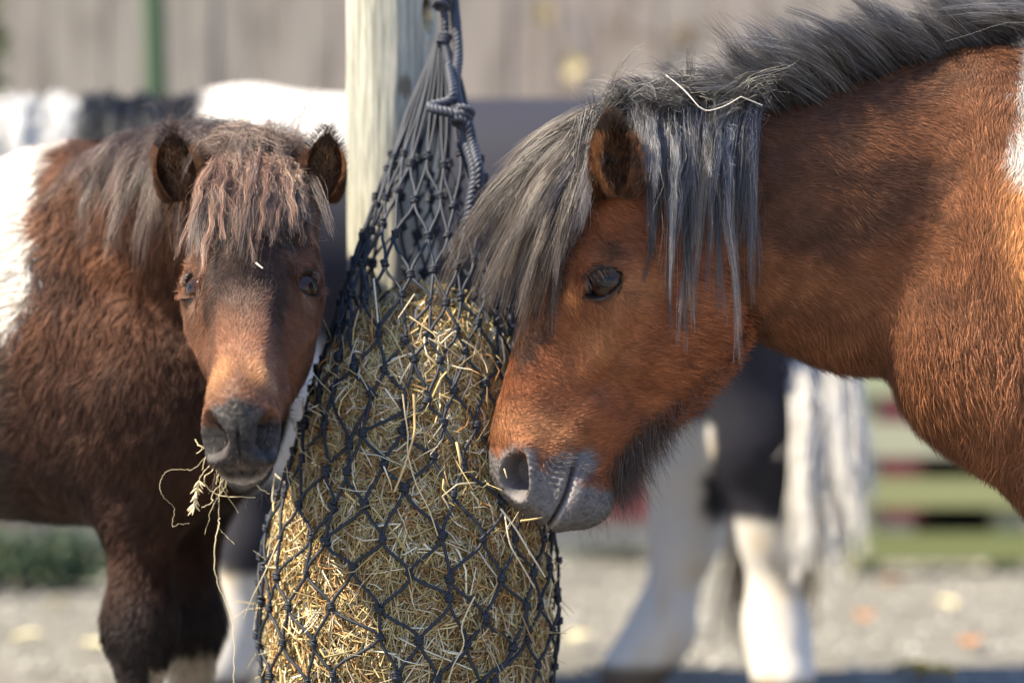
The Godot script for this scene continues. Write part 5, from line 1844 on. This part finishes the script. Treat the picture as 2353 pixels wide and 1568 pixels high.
func leaf_shape(L: float, w: float, c: Color, sd: int) -> ArrayMesh:
	var mb := MB.new()
	var rng := rng_of(sd)
	var nv := 7
	var p := PackedVector3Array()
	var cs := PackedColorArray()
	for r in nv:
		var v := float(r) / (nv - 1)
		var hw := w * 0.5 * sin(PI * (0.06 + 0.92 * pow(v, 0.8)))
		for k in 5:
			var u := -1.0 + 0.5 * k
			p.append(Vector3(u * hw, 0.18 * w * absf(u) + 0.12 * L * sin(v * 2.6) + rng.randfn() * 0.0012, (v - 0.5) * L))
			cs.append(c)
	var n := grid_normals(p, nv, 5, false)
	for k in n.size():
		if n[k].y < 0.0: n[k] = -n[k]
	add_grid(mb, p, n, cs, nv, 5, false)
	return mb.mesh()

func plants() -> void:
	var rng := rng_of(95)
	var lm := mat(Color.WHITE, 0.6, 0.4, true)
	lm.backlight_enabled = true
	lm.backlight = Color(0.5, 0.5, 0.4)
	# creeper on the barn: a few yellow leaves on thin stems
	var t := thing("creeper", "thin creeper with a few yellow autumn leaves on the barn wall", "plant")
	var spots := [[1330, 150], [1560, 85], [1245, 30]]
	var meshes := [leaf_shape(0.085, 0.075, Color(0.32, 0.28, 0.17), 1), leaf_shape(0.075, 0.07, Color(0.32, 0.25, 0.17), 2), leaf_shape(0.08, 0.06, Color(0.46, 0.36, 0.20), 3)]
	for k in spots.size():
		var o := put("leaf", meshes[k % 3], lm, t)
		var q := W(spots[k][0], spots[k][1], 6.29)
		o.transform = Transform3D(Basis(Vector3(0, 0, 1), rng.randf() * TAU) * Basis(Vector3.RIGHT, 1.2 + rng.randfn() * 0.3), q)
	for st in [[[1250, 420], [1230, 200], [1240, 40], [1200, -120]], [[1250, 420], [1320, 220], [1335, 150], [1420, 60], [1500, -80]], [[1420, 60], [1550, 90], [1680, 20]]]:
		var mb := MB.new()
		var pts := []
		for q in st: pts.append(W(q[0], q[1], 6.335))
		var fine := PackedVector3Array()
		for k in 20: fine.append(curve(pts, k / 19.0))
		tube(mb, fine, 0.005, 0.003, Color(0.14, 0.10, 0.07), Color(0.14, 0.10, 0.07), 5)
		put("stem", mb.mesh(), lm, t)
	# shrubs: leaves through their volume, on stems
	for sp in [["low_shrub", "low dark green ground shrub under the belly of the foal", W(70, 1290, 5.4), Vector3(0.36, 0.10, 0.14), 900, Color(0.055, 0.085, 0.045), 301], ["low_shrub", "low dark shrub at the foot of the barn between the ponies' legs", W(1400, 1285, 6.1), Vector3(0.2, 0.05, 0.08), 300, Color(0.10, 0.11, 0.09), 305], ["tall_shrub", "tall light green shrub at the edge of the barn", W(-62, 60, 5.3), Vector3(0.085, 0.40, 0.12), 700, Color(0.14, 0.20, 0.05), 302]]:
		var s := thing(sp[0], sp[1], "shrub")
		var fm := MB.new()
		var r2 := rng_of(sp[6])
		var ctr: Vector3 = sp[2]
		var ext: Vector3 = sp[3]
		for k in sp[4]:
			var q := Vector3(r2.randfn(), r2.randfn(), r2.randfn())
			q = q.normalized() * pow(r2.randf(), 0.5) * (0.8 + 0.4 * nz.get_noise_3d(q.x * 8.0, q.y * 8.0, q.z * 8.0))
			var at := ctr + q * ext
			if at.y < 0.01: continue
			var L := r2.randf_range(0.025, 0.045)
			var bs := Basis.from_euler(Vector3(r2.randf() * TAU, r2.randf() * TAU, r2.randf() * TAU))
			var cc: Color = sp[5] * r2.randf_range(0.6, 1.5)
			var n := bs.y
			var a := fm.add(at - bs.z * L * 0.5, n, cc)
			var b := fm.add(at + bs.x * L * 0.28 + n * 0.003, n, cc)
			var c := fm.add(at + bs.z * L * 0.5, n, cc)
			var e := fm.add(at - bs.x * L * 0.28 + n * 0.003, n, cc)
			fm.tri(a, b, c); fm.tri(a, c, e)
		tag(put("foliage", fm.mesh(), lm, s), "", "", "", "stuff")
		for k in 5:
			var sm := MB.new()
			var bx0 := Vector3(ctr.x + r2.randfn() * ext.x * 0.3, -0.01, ctr.z + r2.randfn() * ext.z * 0.3)
			var top := ctr + Vector3(r2.randfn() * ext.x * 0.4, ext.y * 0.6, r2.randfn() * ext.z * 0.4)
			tube(sm, PackedVector3Array([bx0, (bx0 + top) * 0.5 + Vector3(r2.randfn() * 0.02, 0, 0), top]), 0.007, 0.003, Color(0.10, 0.08, 0.05), Color(0.10, 0.08, 0.05), 5)
			put("stem", sm.mesh(), lm, s)
	# fallen leaves on the sand
	var fl := [leaf_shape(0.07, 0.05, Color(0.60, 0.38, 0.04), 11), leaf_shape(0.06, 0.045, Color(0.42, 0.20, 0.09), 12), leaf_shape(0.06, 0.05, Color(0.55, 0.50, 0.32), 13)]
	var places := [
		[2095, 1552, 0, "bright yellow fallen leaf on the sand at the bottom edge near the slat fence"], [2150, 1562, 0, "smaller yellow fallen leaf just beside the bright yellow one"],
		[2050, 1350, 1, "rusty fallen leaf on the sand close to the slat fence"], [1990, 1430, 1, "rusty fallen leaf on the sand beside the white tail"], [2230, 1490, 1, "rusty fallen leaf on open sand below the brown chest"],
		[210, 1500, 2, "faded fallen leaf on the sand beside the foal leg"], [60, 1480, 2, "faded fallen leaf on the sand at the far edge beside the foal"], [130, 1400, 2, "faded fallen leaf on the sand before the low green shrub"],
		[2170, 1400, 2, "faded fallen leaf on the sand before the slat fence"], [1330, 1480, 2, "faded fallen leaf on the sand between hay net and white hind leg"]]
	for q in places:
		var d: float = CAM_H * F / (q[1] - 784.0)
		var o := put("fallen_leaf", fl[q[2]], lm)
		o.transform = Transform3D(Basis(Vector3.UP, rng.randf() * TAU), W(q[0], q[1], d) * Vector3(1, 0, 1) + Vector3(0, 0.006, 0))
		tag(o, q[3], "leaf", "fallen leaves on the sand")

func ground() -> void:
	var mb := MB.new()
	var nr := 140
	var nc := 120
	var p := PackedVector3Array()
	var c := PackedColorArray()
	for r in nr:
		var z := -0.5 - 9.0 * r / (nr - 1)
		for k in nc:
			var x := -4.0 + 8.0 * k / (nc - 1)
			var y := 0.010 * nz.get_noise_2d(x * 3.0, z * 3.0) + 0.006 * nz.get_noise_2d(x * 14.0, z * 14.0) - 0.008
			p.append(Vector3(x, y, z))
			var w := nz.get_noise_2d(x * 5.0 + 30.0, z * 5.0)
			var w2 := nz2.get_noise_2d(x * 40.0, z * 40.0)
			var cc := Color(0.205, 0.203, 0.183).lerp(Color(0.135, 0.135, 0.122), clampf(0.5 + w + w2 * 0.8, 0, 1))
			c.append(cc)
	var n := grid_normals(p, nr, nc, false)
	for k in n.size():
		if n[k].y < 0.0: n[k] = -n[k]
	add_grid(mb, p, n, c, nr, nc, false)
	var gm := mat(Color.WHITE, 0.95, 0.2, true)
	gm.albedo_texture = noise_tex(0.03, [[0.0, Color(0.7, 0.68, 0.66)], [0.5, Color(0.95, 0.94, 0.93)], [1.0, Color(1, 1, 1)]], 512, 5, 9)
	gm.uv1_triplanar = true
	gm.uv1_world_triplanar = true
	gm.uv1_scale = Vector3(1.5, 1.5, 1.5)
	tag(put("ground", mb.mesh(), gm), "", "", "", "structure")
	var far := MB.new()
	var a := far.add(Vector3(-60, -0.06, 20), Vector3.UP, Color(0.4, 0.38, 0.34))
	var b := far.add(Vector3(60, -0.06, 20), Vector3.UP, Color(0.4, 0.38, 0.34))
	var d := far.add(Vector3(60, -0.06, -80), Vector3.UP, Color(0.4, 0.38, 0.34))
	var e := far.add(Vector3(-60, -0.06, -80), Vector3.UP, Color(0.4, 0.38, 0.34))
	far.tri(a, b, d); far.tri(a, d, e)
	tag(put("terrain", far.mesh(), gm), "", "", "", "structure")
	# pebbles and litter
	var rng := rng_of(99)
	var st := MB.new()
	for k in 2600:
		var x := rng.randf_range(-2.2, 2.2)
		var z := rng.randf_range(-6.2, -2.6)
		var r := rng.randf_range(0.003, 0.011)
		var cc := Color(0.30, 0.295, 0.265) * rng.randf_range(0.5, 1.3)
		var top := st.add(Vector3(x, r * 0.8, z), Vector3.UP, cc)
		var ring := []
		for s in 6:
			var an := TAU * s / 6.0 + rng.randf() * 0.4
			var o := Vector3(cos(an), 0, sin(an)) * r * rng.randf_range(0.8, 1.3)
			ring.append(st.add(Vector3(x, -0.004, z) + o, (o + Vector3.UP * r * 0.7).normalized(), cc))
		for s in 6: st.tri(top, ring[s], ring[(s + 1) % 6])
	tag(put("gravel", st.mesh(), mat(Color.WHITE, 0.9, 0.3, true)), "small pale pebbles strewn over the sand", "gravel", "", "stuff")
